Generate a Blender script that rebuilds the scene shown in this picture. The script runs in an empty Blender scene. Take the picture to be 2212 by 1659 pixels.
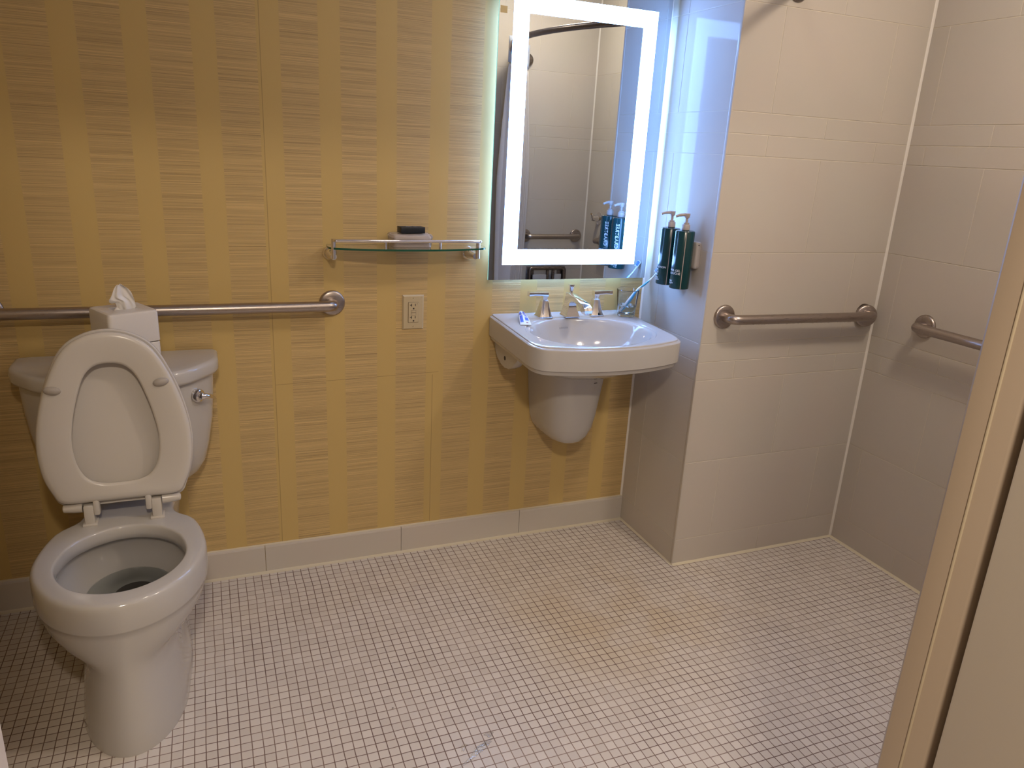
import bpy, bmesh, math, random
from math import sin, cos, pi, radians, sqrt, atan2
from mathutils import Vector, Matrix
random.seed(7)
SC = bpy.context.scene
COL = SC.collection

# ------------------------------------------------------------------ materials
def new_mat(name):
    m = bpy.data.materials.new(name); m.use_nodes = True
    nt = m.node_tree
    b = nt.nodes['Principled BSDF']
    return m, nt, b

def simple(name, col, rough=0.5, metal=0.0, spec=0.5, trans=0.0, ior=1.45, emit=None, estr=0.0, coat=0.0, bump=0.0, bscale=200.0, sss=0.0, alpha=None):
    m, nt, b = new_mat(name)
    b.inputs['Base Color'].default_value = (*col, 1)
    b.inputs['Roughness'].default_value = rough
    b.inputs['Metallic'].default_value = metal
    b.inputs['Specular IOR Level'].default_value = spec
    b.inputs['Transmission Weight'].default_value = trans
    b.inputs['IOR'].default_value = ior
    b.inputs['Coat Weight'].default_value = coat
    b.inputs['Subsurface Weight'].default_value = sss
    if emit:
        b.inputs['Emission Color'].default_value = (*emit, 1)
        b.inputs['Emission Strength'].default_value = estr
    # gentle procedural unevenness in roughness (and bump where asked)
    tc = nt.nodes.new('ShaderNodeTexCoord'); nz = nt.nodes.new('ShaderNodeTexNoise')
    nz.inputs['Scale'].default_value = bscale if bump else 9.0
    nt.links.new(tc.outputs['Object'], nz.inputs['Vector'])
    mr = nt.nodes.new('ShaderNodeMapRange')
    mr.inputs['To Min'].default_value = max(0.0, rough*0.88); mr.inputs['To Max'].default_value = min(1.0, rough*1.12)
    nt.links.new(nz.outputs['Fac'], mr.inputs['Value'])
    nt.links.new(mr.outputs['Result'], b.inputs['Roughness'])
    if bump:
        bp = nt.nodes.new('ShaderNodeBump'); bp.inputs['Strength'].default_value = bump; bp.inputs['Distance'].default_value = 0.001
        nt.links.new(nz.outputs['Fac'], bp.inputs['Height']); nt.links.new(bp.outputs['Normal'], b.inputs['Normal'])
    return m

class NB:
    """tiny helper for math node chains"""
    def __init__(s, nt): s.nt = nt
    def math(s, op, a, b=None, c=None, clamp=False):
        n = s.nt.nodes.new('ShaderNodeMath'); n.operation = op; n.use_clamp = clamp
        for i, v in enumerate((a, b, c)):
            if v is None: continue
            if isinstance(v, (int, float)): n.inputs[i].default_value = v
            else: s.nt.links.new(v, n.inputs[i])
        return n.outputs[0]
    def smooth(s, v, lo, hi, a=0.0, b=1.0):
        n = s.nt.nodes.new('ShaderNodeMapRange'); n.interpolation_type = 'SMOOTHSTEP'
        s.nt.links.new(v, n.inputs['Value'])
        n.inputs['From Min'].default_value = lo; n.inputs['From Max'].default_value = hi
        n.inputs['To Min'].default_value = a; n.inputs['To Max'].default_value = b
        return n.outputs['Result']
    def mix(s, f, a, b, mode='MIX'):
        n = s.nt.nodes.new('ShaderNodeMix'); n.data_type = 'RGBA'; n.blend_type = mode
        for key, v in ((0, f), (6, a), (7, b)):
            if isinstance(v, (int, float)): n.inputs[key].default_value = v
            elif isinstance(v, tuple): n.inputs[key].default_value = (*v, 1)
            else: s.nt.links.new(v, n.inputs[key])
        return n.outputs[2]
    def comb(s, x, y, z):
        n = s.nt.nodes.new('ShaderNodeCombineXYZ')
        for i, v in enumerate((x, y, z)):
            if isinstance(v, (int, float)): n.inputs[i].default_value = v
            else: s.nt.links.new(v, n.inputs[i])
        return n.outputs[0]
    def noise(s, vec, scale, detail=2.0, rough=0.5):
        n = s.nt.nodes.new('ShaderNodeTexNoise'); n.inputs['Scale'].default_value = scale
        n.inputs['Detail'].default_value = detail; n.inputs['Roughness'].default_value = rough
        s.nt.links.new(vec, n.inputs['Vector']); return n.outputs['Fac']
    def xyz(s):
        tc = s.nt.nodes.new('ShaderNodeTexCoord'); sp = s.nt.nodes.new('ShaderNodeSeparateXYZ')
        s.nt.links.new(tc.outputs['Object'], sp.inputs[0])
        return tc.outputs['Object'], sp.outputs[0], sp.outputs[1], sp.outputs[2]
    def bump(s, h, strength, dist, b):
        n = s.nt.nodes.new('ShaderNodeBump'); n.inputs['Strength'].default_value = strength; n.inputs['Distance'].default_value = dist
        s.nt.links.new(h, n.inputs['Height']); s.nt.links.new(n.outputs[0], b.inputs['Normal'])

def mat_wallpaper():
    m, nt, b = new_mat('wallpaper'); N = NB(nt)
    P, x, y, z = N.xyz()
    f = N.math('FRACT', N.math('DIVIDE', N.math('ADD', x, 1.978+1.706), 0.1706))     # 0..0.635 textured
    band = N.math('MULTIPLY', N.smooth(f, 0.0, 0.012), N.smooth(f, 0.627, 0.639, 1.0, 0.0))
    cell = N.math('FLOOR', N.math('DIVIDE', N.math('ADD', x, 1.978+1.706), 0.1706))
    v1 = N.comb(N.math('MULTIPLY', x, 1.2), N.math('MULTIPLY', cell, 3.7), N.math('MULTIPLY', z, 340.0))
    l1 = N.noise(v1, 1.0, 4.0, 0.78)
    v2 = N.comb(N.math('MULTIPLY', x, 5.0), N.math('MULTIPLY', cell, 9.1), N.math('MULTIPLY', z, 950.0))
    l2 = N.noise(v2, 1.0, 1.0, 0.5)
    v3 = N.comb(N.math('MULTIPLY', x, 0.6), N.math('MULTIPLY', cell, 1.3), N.math('MULTIPLY', z, 45.0))
    l3 = N.noise(v3, 1.0, 1.0, 0.5)
    lines = N.math('ADD', N.math('ADD', N.math('MULTIPLY', N.math('SUBTRACT', l1, 0.5), 1.5), N.math('MULTIPLY', N.math('SUBTRACT', l2, 0.5), 0.7)), N.math('MULTIPLY', N.math('SUBTRACT', l3, 0.5), 0.18))
    lines = N.math('MULTIPLY', lines, band)
    weave = N.math('MULTIPLY', N.math('SUBTRACT', N.noise(N.comb(N.math('MULTIPLY', x, 500.0), 0.0, N.math('MULTIPLY', z, 900.0)), 1.0, 1.0), 0.5), 0.05)
    big = N.noise(P, 2.3, 2.0)
    base = N.mix(band, (0.570, 0.410, 0.160), (0.545, 0.390, 0.178))
    base = N.mix(N.math('MULTIPLY', N.math('SUBTRACT', big, 0.35), 0.5, clamp=True), base, (0.585, 0.41, 0.155))
    bright = N.math('ADD', 1.0, N.math('ADD', N.math('MULTIPLY', lines, 0.92), N.math('MULTIPLY', weave, 1.6)))
    # seams of the paper drops
    def vline(x0, cond=None):
        d = N.math('ABSOLUTE', N.math('SUBTRACT', x, x0))
        k = N.smooth(d, 0.0006, 0.0014, 1.0, 0.0)
        return N.math('MULTIPLY', k, cond) if cond is not None else k
    low = N.math('LESS_THAN', z, 0.676)
    s = N.math('ADD', vline(-1.349), vline(-0.822, low))
    hz = N.math('ABSOLUTE', N.math('SUBTRACT', z, N.math('ADD', 0.674, N.math('MULTIPLY', N.math('ADD', x, 1.349), 0.02))))
    hk = N.math('MULTIPLY', N.smooth(hz, 0.0005, 0.0013, 1.0, 0.0), N.math('MULTIPLY', N.math('GREATER_THAN', x, -1.349), N.math('LESS_THAN', x, -0.80)))
    s = N.math('ADD', s, hk, clamp=True)
    bright = N.math('MULTIPLY', bright, N.math('SUBTRACT', 1.0, N.math('MULTIPLY', s, 0.35)))
    col = N.mix(1.0, base, N.comb(bright, bright, bright), 'MULTIPLY')
    nt.links.new(col, b.inputs['Base Color'])
    b.inputs['Roughness'].default_value = 0.5
    b.inputs['Specular IOR Level'].default_value = 0.3
    N.bump(N.math('ADD', lines, weave), 0.7, 0.0012, b)
    return m

def mat_mosaic():
    m, nt, b = new_mat('mosaic_floor'); N = NB(nt)
    P, x, y, z = N.xyz()
    wx = N.math('MULTIPLY', N.math('SUBTRACT', N.noise(P, 9.0, 2.0), 0.5), 0.005)
    wy = N.math('MULTIPLY', N.math('SUBTRACT', N.noise(N.comb(y, x, 3.0), 9.0, 2.0), 0.5), 0.005)
    u = N.math('DIVIDE', N.math('ADD', N.math('ADD', x, 1.609), wx), 0.0262)
    v = N.math('DIVIDE', N.math('ADD', N.math('ADD', y, 0.0118), wy), 0.0262)
    def edge(c): return N.math('ABSOLUTE', N.math('SUBTRACT', N.math('FRACT', c), 0.5))
    e = N.math('MAXIMUM', edge(u), edge(v))
    g = N.smooth(e, 0.447, 0.468)
    wn = nt.nodes.new('ShaderNodeTexWhiteNoise'); wn.noise_dimensions = '2D'
    nt.links.new(N.comb(N.math('FLOOR', u), N.math('FLOOR', v), 0.0), wn.inputs['Vector'])
    tile = N.mix(wn.outputs['Value'], (0.60, 0.555, 0.515), (0.68, 0.635, 0.595))
    # worn, yellowed patches of their own shape
    dx = N.math('SUBTRACT', x, -0.30); dy = N.math('SUBTRACT', y, -0.62)
    d = N.math('SQRT', N.math('ADD', N.math('MULTIPLY', dx, dx), N.math('MULTIPLY', N.math('MULTIPLY', dy, dy), 1.6)))
    st = N.math('MULTIPLY', N.smooth(d, 0.05, 0.62, 1.0, 0.0), N.smooth(N.noise(P, 5.0, 3.0), 0.32, 0.68))
    tile = N.mix(N.math('MULTIPLY', st, 0.55), tile, (0.56, 0.45, 0.29))
    gro = N.mix(N.smooth(N.noise(P, 6.0, 3.0), 0.35, 0.7), (0.15, 0.09, 0.075), (0.30, 0.225, 0.19))
    nt.links.new(N.mix(g, tile, gro), b.inputs['Base Color'])
    r = N.smooth(N.noise(P, 3.5, 3.0), 0.3, 0.7, 0.30, 0.48)
    nt.links.new(N.math('ADD', r, N.math('MULTIPLY', g, 0.35)), b.inputs['Roughness'])
    b.inputs['Specular IOR Level'].default_value = 0.4
    N.bump(N.math('SUBTRACT', 1.0, g), 0.55, 0.0012, b)
    return m

def mat_walltile():
    m, nt, b = new_mat('wall_tile'); N = NB(nt)
    P, x, y, z = N.xyz()
    g = nt.nodes.new('ShaderNodeNewGeometry')
    c = N.mix(g.outputs['Random Per Island'], (0.545, 0.505, 0.445), (0.575, 0.535, 0.475))
    c = N.mix(N.smooth(N.noise(P, 3.0, 3.0), 0.35, 0.7), c, (0.57, 0.515, 0.455))
    nt.links.new(c, b.inputs['Base Color'])
    nt.links.new(N.smooth(N.noise(P, 60.0, 2.0), 0.3, 0.7, 0.05, 0.085), b.inputs['Roughness'])
    b.inputs['Specular IOR Level'].default_value = 0.08
    N.bump(N.noise(P, 35.0, 2.0), 0.12, 0.0006, b)
    return m

def mat_porcelain(name='porcelain', col=(0.51, 0.49, 0.465)):
    m, nt, b = new_mat(name); N = NB(nt)
    P, x, y, z = N.xyz()
    nt.links.new(N.mix(N.noise(P, 4.0, 2.0), col, tuple(v*0.97 for v in col)), b.inputs['Base Color'])
    b.inputs['Roughness'].default_value = 0.12
    b.inputs['Coat Weight'].default_value = 0.3; b.inputs['Coat Roughness'].default_value = 0.05
    return m

def mat_brushed(name='brushed_steel', col=(0.43, 0.375, 0.345), rough=0.32):
    m, nt, b = new_mat(name); N = NB(nt)
    P, x, y, z = N.xyz()
    n = N.noise(N.comb(N.math('MULTIPLY', x, 30.0), N.math('MULTIPLY', y, 700.0), N.math('MULTIPLY', z, 700.0)), 1.0, 2.0)
    nt.links.new(N.smooth(n, 0.2, 0.8, rough*0.8, rough*1.25), b.inputs['Roughness'])
    b.inputs['Base Color'].default_value = (*col, 1); b.inputs['Metallic'].default_value = 1.0
    return m

M = {}
M['paper'] = mat_wallpaper(); M['mosaic'] = mat_mosaic(); M['tile'] = mat_walltile()
M['porc'] = mat_porcelain(); M['steel'] = mat_brushed()
M['grout'] = simple('tile_grout', (0.66, 0.60, 0.50), 0.8, bump=0.2)
M['caulk'] = simple('white_caulk', (0.78, 0.74, 0.68), 0.6)
M['floorcaulk'] = simple('floor_caulk', (0.66, 0.60, 0.46), 0.6, bump=0.2, bscale=60)
M['seat'] = simple('seat_plastic', (0.60, 0.565, 0.52), 0.22)
M['bumper'] = simple('bumper_rubber', (0.40, 0.365, 0.335), 0.4)
M['chrome'] = simple('chrome', (0.80, 0.78, 0.78), 0.05, metal=1.0)
M['mirror'] = simple('mirror_silver', (0.70, 0.76, 0.78), 0.0, metal=1.0)
M['led'] = simple('frosted_light_band', (0.8, 0.9, 1.0), 0.5, emit=(0.20, 0.42, 1.0), estr=28.0)
M['backled'] = simple('back_light_strip', (0.8, 0.9, 1.0), 0.5, emit=(0.24, 0.46, 1.0), estr=38.0)
M['glassedge'] = simple('lit_glass_edge', (0.35, 0.75, 0.72), 0.15, emit=(0.35, 0.95, 0.92), estr=0.55)  # emission put in for LED light leaking through the pane's edge
M['housing'] = simple('mirror_housing', (0.6, 0.62, 0.64), 0.4)
M['glass'] = simple('clear_glass', (0.97, 0.99, 0.98), 0.0, trans=1.0, ior=1.47)
M['greenedge'] = simple('green_glass_edge', (0.012, 0.085, 0.05), 0.08, spec=0.6)
M['water'] = simple('water', (0.93, 0.97, 0.97), 0.0, trans=1.0, ior=1.33)
def thin_water(name):
    m = bpy.data.materials.new(name); m.use_nodes = True; nt = m.node_tree
    for n in list(nt.nodes): nt.nodes.remove(n)
    o = nt.nodes.new('ShaderNodeOutputMaterial'); mx = nt.nodes.new('ShaderNodeMixShader'); fr = nt.nodes.new('ShaderNodeFresnel'); fr.inputs['IOR'].default_value = 1.33
    tr = nt.nodes.new('ShaderNodeBsdfTransparent'); gl = nt.nodes.new('ShaderNodeBsdfGlossy'); gl.inputs['Roughness'].default_value = 0.03
    tc = nt.nodes.new('ShaderNodeTexCoord'); nz = nt.nodes.new('ShaderNodeTexNoise'); nz.inputs['Scale'].default_value = 120.0
    bp = nt.nodes.new('ShaderNodeBump'); bp.inputs['Strength'].default_value = 0.2; bp.inputs['Distance'].default_value = 0.001
    nt.links.new(tc.outputs['Object'], nz.inputs['Vector']); nt.links.new(nz.outputs['Fac'], bp.inputs['Height'])
    nt.links.new(bp.outputs[0], gl.inputs['Normal']); nt.links.new(bp.outputs[0], fr.inputs['Normal'])
    nt.links.new(fr.outputs[0], mx.inputs[0]); nt.links.new(tr.outputs[0], mx.inputs[1]); nt.links.new(gl.outputs[0], mx.inputs[2]); nt.links.new(mx.outputs[0], o.inputs['Surface'])
    return m
M['film'] = thin_water('water_film')
M['ivory'] = simple('ivory_plastic', (0.54, 0.445, 0.285), 0.35)
M['slot'] = simple('dark_slot', (0.012, 0.010, 0.016), 0.6)
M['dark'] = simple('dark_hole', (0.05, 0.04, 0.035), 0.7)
M['bottle'] = simple('dark_teal_plastic', (0.004, 0.040, 0.044), 0.20, coat=0.2)
M['pump'] = simple('pump_plastic', (0.42, 0.36, 0.33), 0.28)
M['print'] = simple('white_print', (0.72, 0.76, 0.78), 0.5)
M['greyprint'] = simple('grey_print', (0.30, 0.30, 0.32), 0.5)
M['bracket'] = simple('bracket_plastic', (0.50, 0.46, 0.43), 0.35)
M['soapbox'] = simple('black_carton', (0.008, 0.011, 0.016), 0.45)
M['tissuebox'] = simple('matte_white_plastic', (0.62, 0.585, 0.55), 0.3)
M['tissue'] = simple('tissue_paper', (0.74, 0.71, 0.68), 0.9, bump=0.3, bscale=90)
M['towel'] = simple('white_folded_paper', (0.62, 0.54, 0.46), 0.6, bump=0.3, bscale=70)
M['wrap'] = simple('clear_wrap', (0.95, 0.93, 0.92), 0.12, trans=0.92, ior=1.12)
M['paint'] = simple('ceiling_paint', (0.84, 0.82, 0.78), 0.8, bump=0.1)
M['hall'] = simple('hall_paint', (0.55, 0.49, 0.42), 0.8, bump=0.1)
M['jamb'] = simple('jamb_paint', (0.40, 0.325, 0.25), 0.30)
M['jambline'] = simple('jamb_caulk', (0.50, 0.43, 0.31), 0.5)
M['door'] = simple('door_laminate', (0.52, 0.47, 0.40), 0.45)
M['litjamb'] = simple('lit_jamb_paint', (0.75, 0.68, 0.60), 0.4)  # left jamb: brightness from the hall light is put into this colour
M['brushw'] = simple('toothbrush_white', (0.80, 0.82, 0.84), 0.25)
M['brushb'] = simple('toothbrush_blue', (0.06, 0.36, 0.62), 0.3)
M['bristle'] = simple('bristle_blue', (0.20, 0.38, 0.85), 0.7)
M['tube'] = simple('tube_white', (0.80, 0.82, 0.84), 0.25)
M['tubeblue'] = simple('tube_blue_print', (0.07, 0.14, 0.62), 0.3)
M['tubered'] = simple('tube_red_print', (0.35, 0.04, 0.06), 0.3)
M['curtain'] = simple('curtain_fabric', (0.60, 0.57, 0.56), 0.85, bump=0.25, bscale=300)
M['bandfab'] = simple('curtain_band', (0.42, 0.46, 0.55), 0.85)
M['darkmetal'] = mat_brushed('dark_brushed_metal', (0.24, 0.21, 0.20), 0.3)
M['panel'] = simple('seat_panel', (0.42, 0.43, 0.47), 0.4)
M['gold'] = simple('gold_patch', (0.72, 0.56, 0.26), 0.4)
M['lens'] = simple('lamp_lens', (1, 0.9, 0.8), 0.5, emit=(1.0, 0.82, 0.62), estr=6.0)
M['lamptrim'] = simple('lamp_trim', (0.7, 0.68, 0.64), 0.4)
M['carpet'] = simple('hall_floor', (0.30, 0.24, 0.19), 0.9, bump=0.4, bscale=150)

# ------------------------------------------------------------------ object helpers
def thing(name, label, cat, loc, group=None):
    o = bpy.data.objects.new(name, None); COL.objects.link(o)
    o.location = loc; o.empty_display_size = 0.05
    o['label'] = label; o['category'] = cat
    if group: o['group'] = group
    return o
def tag(o, label, cat, group=None):
    o['label'] = label; o['category'] = cat
    if group: o['group'] = group
    return o
def wpos(o):
    v = Vector((0, 0, 0))
    while o is not None:
        v += o.location; o = o.parent
    return v
def obj(name, bm, mat, parent=None, smooth=True, ang=38, origin=None, label=None):
    """bm holds world coordinates; mats may be a list"""
    bmesh.ops.recalc_face_normals(bm, faces=bm.faces[:])
    if smooth:
        for f in bm.faces: f.smooth = True
        lim = radians(ang)
        for e in bm.edges:
            if len(e.link_faces) == 2:
                if e.calc_face_angle(0.0) > lim: e.smooth = False
    me = bpy.data.meshes.new(name); bm.to_mesh(me); bm.free()
    for mm in (mat if isinstance(mat, (list, tuple)) else [mat]): me.materials.append(mm)
    o = bpy.data.objects.new(name, me); COL.objects.link(o)
    if parent is not None:
        o.parent = parent; o.location = -wpos(parent)
    if label: o['label'] = label
    return o
def struct(name, bm, mat, smooth=False):
    o = obj(name, bm, mat, None, smooth); o['kind'] = 'structure'; return o

def loft(bm, rings, closed=True, cap0=True, cap1=True, mi=0):
    R = [[bm.verts.new(p) for p in r] for r in rings]
    n = len(R[0])
    for a, b in zip(R, R[1:]):
        for i in range(n if closed else n-1):
            j = (i+1) % n
            try: f = bm.faces.new((a[i], a[j], b[j], b[i])); f.material_index = mi
            except ValueError: pass
    def cap(r):
        c = Vector((0, 0, 0))
        for v in r: c += v.co
        cv = bm.verts.new(c/len(r))
        for i in range(n):
            f = bm.faces.new((r[i], r[(i+1) % n], cv)); f.material_index = mi
    if closed and cap0: cap(R[0])
    if closed and cap1: cap(R[-1])
    return R
def box(bm, x0, x1, y0, y1, z0, z1, bev=0.0, mi=0, segs=2):
    vs = [bm.verts.new((x, y, z)) for x in (x0, x1) for y in (y0, y1) for z in (z0, z1)]
    fs = [bm.faces.new([vs[i] for i in q]) for q in ((0, 1, 3, 2), (4, 6, 7, 5), (0, 4, 5, 1), (2, 3, 7, 6), (0, 2, 6, 4), (1, 5, 7, 3))]
    for f in fs: f.material_index = mi
    if bev > 0:
        es = list({e for f in fs for e in f.edges})
        r = bmesh.ops.bevel(bm, geom=es, offset=bev, segments=segs, profile=0.5, affect='EDGES')
        for f in r['faces']: f.material_index = mi
    return vs
def tbox(bm, c, sx, sy, sz, mat3=None, bev=0.0, mi=0):
    """oriented box"""
    t = bmesh.new(); box(t, -sx/2, sx/2, -sy/2, sy/2, -sz/2, sz/2, bev, mi)
    T = Matrix.Translation(c) @ (mat3.to_4x4() if mat3 is not None else Matrix.Identity(4))
    t.transform(T); me = bpy.data.meshes.new('tmp'); t.to_mesh(me); t.free(); bm.from_mesh(me); bpy.data.meshes.remove(me)
def frame_from(d):
    d = Vector(d).normalized(); up = Vector((0, 0, 1)) if abs(d.z) < 0.9 else Vector((1, 0, 0))
    a = d.cross(up).normalized(); b = a.cross(d).normalized()
    return a, b
def lathe(bm, prof, c, axis=(0, 0, 1), n=48, mi=0, cap0=True, cap1=True):
    """prof: (radius, distance along axis)"""
    c = Vector(c); d = Vector(axis).normalized(); a, b = frame_from(d)
    rings = [[c + d*h + (a*cos(2*pi*i/n) + b*sin(2*pi*i/n))*max(r, 1e-5) for i in range(n)] for r, h in prof]
    return loft(bm, rings, True, cap0, cap1, mi)
def tube(bm, pts, r, n=20, mi=0, cap=True):
    pts = [Vector(p) for p in pts]
    rr = r if isinstance(r, (list, tuple)) else [r]*len(pts)
    rings = []; a = None
    for i, p in enumerate(pts):
        d = (pts[min(i+1, len(pts)-1)] - pts[max(i-1, 0)]).normalized()
        if a is None: a, b = frame_from(d)
        else:
            a = (a - d*a.dot(d)).normalized(); b = d.cross(a) * -1
            b = a.cross(d)
        rings.append([p + (a*cos(2*pi*k/n) + b*sin(2*pi*k/n))*rr[i] for k in range(n)])
    loft(bm, rings, True, cap, cap, mi)
def fillet(pts, r, k=8):
    """polyline with rounded corners"""
    pts = [Vector(p) for p in pts]; out = [pts[0]]
    for i in range(1, len(pts)-1):
        p = pts[i]; u = (pts[i-1]-p); v = (pts[i+1]-p)
        rr = min(r, u.length*0.49, v.length*0.49); A = p+u.normalized()*rr; B = p+v.normalized()*rr
        for j in range(k+1):
            t = j/k; out.append(A*(1-t)**2 + p*2*t*(1-t) + B*t*t)
    out.append(pts[-1]); return out
def rpoly(pts, r, k=7, m=0):
    """closed rounded polygon in 2D, constant count"""
    out = []; n = len(pts)
    for i in range(n):
        p = Vector(pts[i]); u = Vector(pts[i-1])-p; v = Vector(pts[(i+1) % n])-p
        ri = r[i] if isinstance(r, (list, tuple)) else r
        a = min(ri, u.length*0.49); b = min(ri, v.length*0.49)
        A = p+u.normalized()*a; B = p+v.normalized()*b
        for j in range(k+1):
            t = j/k; out.append(A*(1-t)**2 + p*2*t*(1-t) + B*t*t)
    if m:
        # extra samples on every straight run, so that lofted rings stay smooth
        res = []; q = k+1
        for i in range(n):
            res += out[i*q:(i+1)*q]; a_ = out[i*q+k]; b_ = out[((i+1) % n)*q]
            for j in range(1, m): res.append(a_.lerp(b_, j/m))
        return res
    return out
def catmull(keys, per, closed=True):
    n = len(keys); out = []
    rng = range(n) if closed else range(n-1)
    for i in rng:
        g = lambda k: Vector(keys[k % n]) if closed else Vector(keys[min(max(k, 0), n-1)])
        p0, p1, p2, p3 = g(i-1), g(i), g(i+1), g(i+2)
        for j in range(per):
            t = j/per
            out.append(0.5*((2*p1)+(p2-p0)*t+(2*p0-5*p1+4*p2-p3)*t*t+(3*p1-p0-3*p2+p3)*t**3))
    if not closed: out.append(Vector(keys[-1]))
    return out
def text_bm(bm, s, size, place, mi=0, extrude=0.0002, align='LEFT', spacing=1.0):
    """place: function (x, y) -> world point on the surface"""
    cu = bpy.data.curves.new('t', 'FONT'); cu.body = s; cu.size = size; cu.align_x = align; cu.resolution_u = 3; cu.space_character = spacing
    cu.offset = size*0.012
    ob = bpy.data.objects.new('t', cu); COL.objects.link(ob)
    dg = bpy.context.evaluated_depsgraph_get()
    me = bpy.data.meshes.new_from_object(ob.evaluated_get(dg))
    t = bmesh.new(); t.from_mesh(me)
    bmesh.ops.triangulate(t, faces=t.faces[:])
    base = [bm.verts.new(place(v.co.x, v.co.y)) for v in t.verts]
    t.verts.index_update()
    for f in t.faces:
        try: nf = bm.faces.new([base[v.index] for v in f.verts]); nf.material_index = mi
        except ValueError: pass
    t.free(); bpy.data.objects.remove(ob); bpy.data.curves.remove(cu); bpy.data.meshes.remove(me)

# ------------------------------------------------------------------ room
D = 0.3916; XR = 0.766; YS = -2.055; CH = 2.42
ZC = [0, 0.1017, 0.4087, 0.7157, 0.7812, 0.8467, 1.1537, 1.4607, 1.5262, 1.5917, 1.8987, 2.2057, CH]
PITCH = 0.462
def tile_rows(bm, place, u0, u1, phaseA, gap=0.0021, same=False, th=0.008):
    for i in range(len(ZC)-1):
        z0, z1 = ZC[i], ZC[i+1]
        ph = phaseA if i % 2 == 1 else phaseA + PITCH/2      # bottom course is B, next A ...
        if same: ph = phaseA if z1-z0 > 0.12 else u0
        k = math.floor((u0-ph)/PITCH); u = ph + k*PITCH
        while u < u1-1e-6:
            a = max(u, u0); b = min(u+PITCH, u1); u += PITCH
            if b-a < 0.004: continue
            g = gap/2; bv = 0.0007
            a2 = a+(g if a > u0+1e-6 else 0); b2 = b-(g if b < u1-1e-6 else 0)
            P = []
            for (ua, ub, za, zb, d) in ((a2, b2, z0+g, z1-g, th), (a2, b2, z0+g, z1-g, bv), (a2+bv, b2-bv, z0+g+bv, z1-g-bv, 0.0)):
                P.append([bm.verts.new(place(uu, zz, d)) for uu, zz in ((ua, za), (ub, za), (ub, zb), (ua, zb))])
            for A, B in zip(P, P[1:]):
                for q in range(4): bm.faces.new((A[q], A[(q+1) % 4], B[(q+1) % 4], B[q]))
            bm.faces.new(P[-1])
def quadwall(bm, place, u0, u1, d, mi, z0=0.0, z1=CH):
    f = bm.faces.new([bm.verts.new(place(u, z, d)) for u, z in ((u0, z0), (u1, z0), (u1, z1), (u0, z1))]); f.material_index = mi
def tiled(name, place, u0, u1, phase, thick=0.06, same=False):
    bm = bmesh.new(); tile_rows(bm, place, u0, u1, phase, same=same)
    for f in bm.faces: f.material_index = 0
    # grout bed, a closed slab behind the tile faces
    ua, ub = u0+0.0025, u1-0.0025
    A = [bm.verts.new(place(u, z, 0.0011)) for u, z in ((ua, 0), (ub, 0), (ub, CH), (ua, CH))]
    B = [bm.verts.new(place(u, z, thick)) for u, z in ((ua, 0), (ub, 0), (ub, CH), (ua, CH))]
    fs = [bm.faces.new(A), bm.faces.new(B)] + [bm.faces.new((A[q], A[(q+1) % 4], B[(q+1) % 4], B[q])) for q in range(4)]
    for f in fs: f.material_index = 1
    return struct(name, bm, [M['tile'], M['grout']])
# phases: row index 1 (first full course) is phase A
tiled('wall_chase_front', lambda u, z, d: (u, -D+d, z), 0.0, XR, 0.155)
tiled('wall_chase_left', lambda u, z, d: (0.0+d, u, z), -D+0.002, 0.0, -0.105, same=True)
tiled('wall_right', lambda u, z, d: (XR+d, u, z), YS, -D, -0.464)
tiled('wall_shower_front', lambda u, z, d: (u, YS-d, z), -0.50, XR, 0.146)

bm = bmesh.new(); box(bm, -2.36, 0.0, 0.0, 0.12, 0.0, CH); struct('wall_back', bm, M['paper'])
bm = bmesh.new(); box(bm, -2.48, -2.36, -2.04, 0.12, 0.0, CH); struct('wall_left', bm, M['paper'])
bm = bmesh.new(); box(bm, -2.48, -1.70, -2.04, -1.90, 0.0, CH); struct('wall_door_left', bm, M['hall'])
bm = bmesh.new(); box(bm, -0.745, -0.50, -2.04, -1.90, 0.0, CH); struct('wall_door_right', bm, M['hall'])
bm = bmesh.new(); box(bm, -1.70, -0.745, -2.04, -1.90, 2.12, CH); struct('wall_door_header', bm, M['hall'])
bm = bmesh.new(); box(bm, -2.48, XR+0.06, YS-0.06, 0.12, -0.1, 0.0); struct('floor', bm, M['mosaic'])
bm = bmesh.new(); box(bm, -2.48, XR+0.06, YS-0.06, 0.12, CH, CH+0.1); struct('ceiling', bm, M['paint'])
# the hall the camera stands in
bm = bmesh.new(); box(bm, -3.2, 0.9, -4.3, YS-0.06, -0.1, -0.002); struct('floor_hall', bm, M['carpet'])
bm = bmesh.new(); box(bm, -3.2, 0.9, -4.3, YS-0.06, CH, CH+0.1); struct('ceiling_hall', bm, M['paint'])
bm = bmesh.new(); box(bm, -3.3, 0.9, -4.4, -4.3, 0, CH); struct('wall_hall_rear', bm, M['hall'])
bm = bmesh.new(); box(bm, -3.3, -3.2, -4.3, -2.04, 0, CH); struct('wall_hall_left', bm, M['hall'])
bm = bmesh.new(); box(bm, 0.9, 1.0, -4.3, -2.115, 0, CH); struct('wall_hall_right', bm, M['hall'])

# cove base tiles along the papered wall
bm = bmesh.new()
x = 0.0
js = [0.0, -0.461, -0.932, -1.408, -1.88, -2.355]
for a, b in zip(js[1:], js):
    prof = [(0.0, 0.0), (-0.011, 0.0), (-0.011, 0.094), (-0.0095, 0.0990), (-0.006, 0.1017), (0.0, 0.1017)]
    loft(bm, [[(xx, py, pz) for py, pz in prof] for xx in (a+0.0008, b-0.0008)], True, True, True)
struct('baseboard_back', bm, M['tile'])
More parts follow.
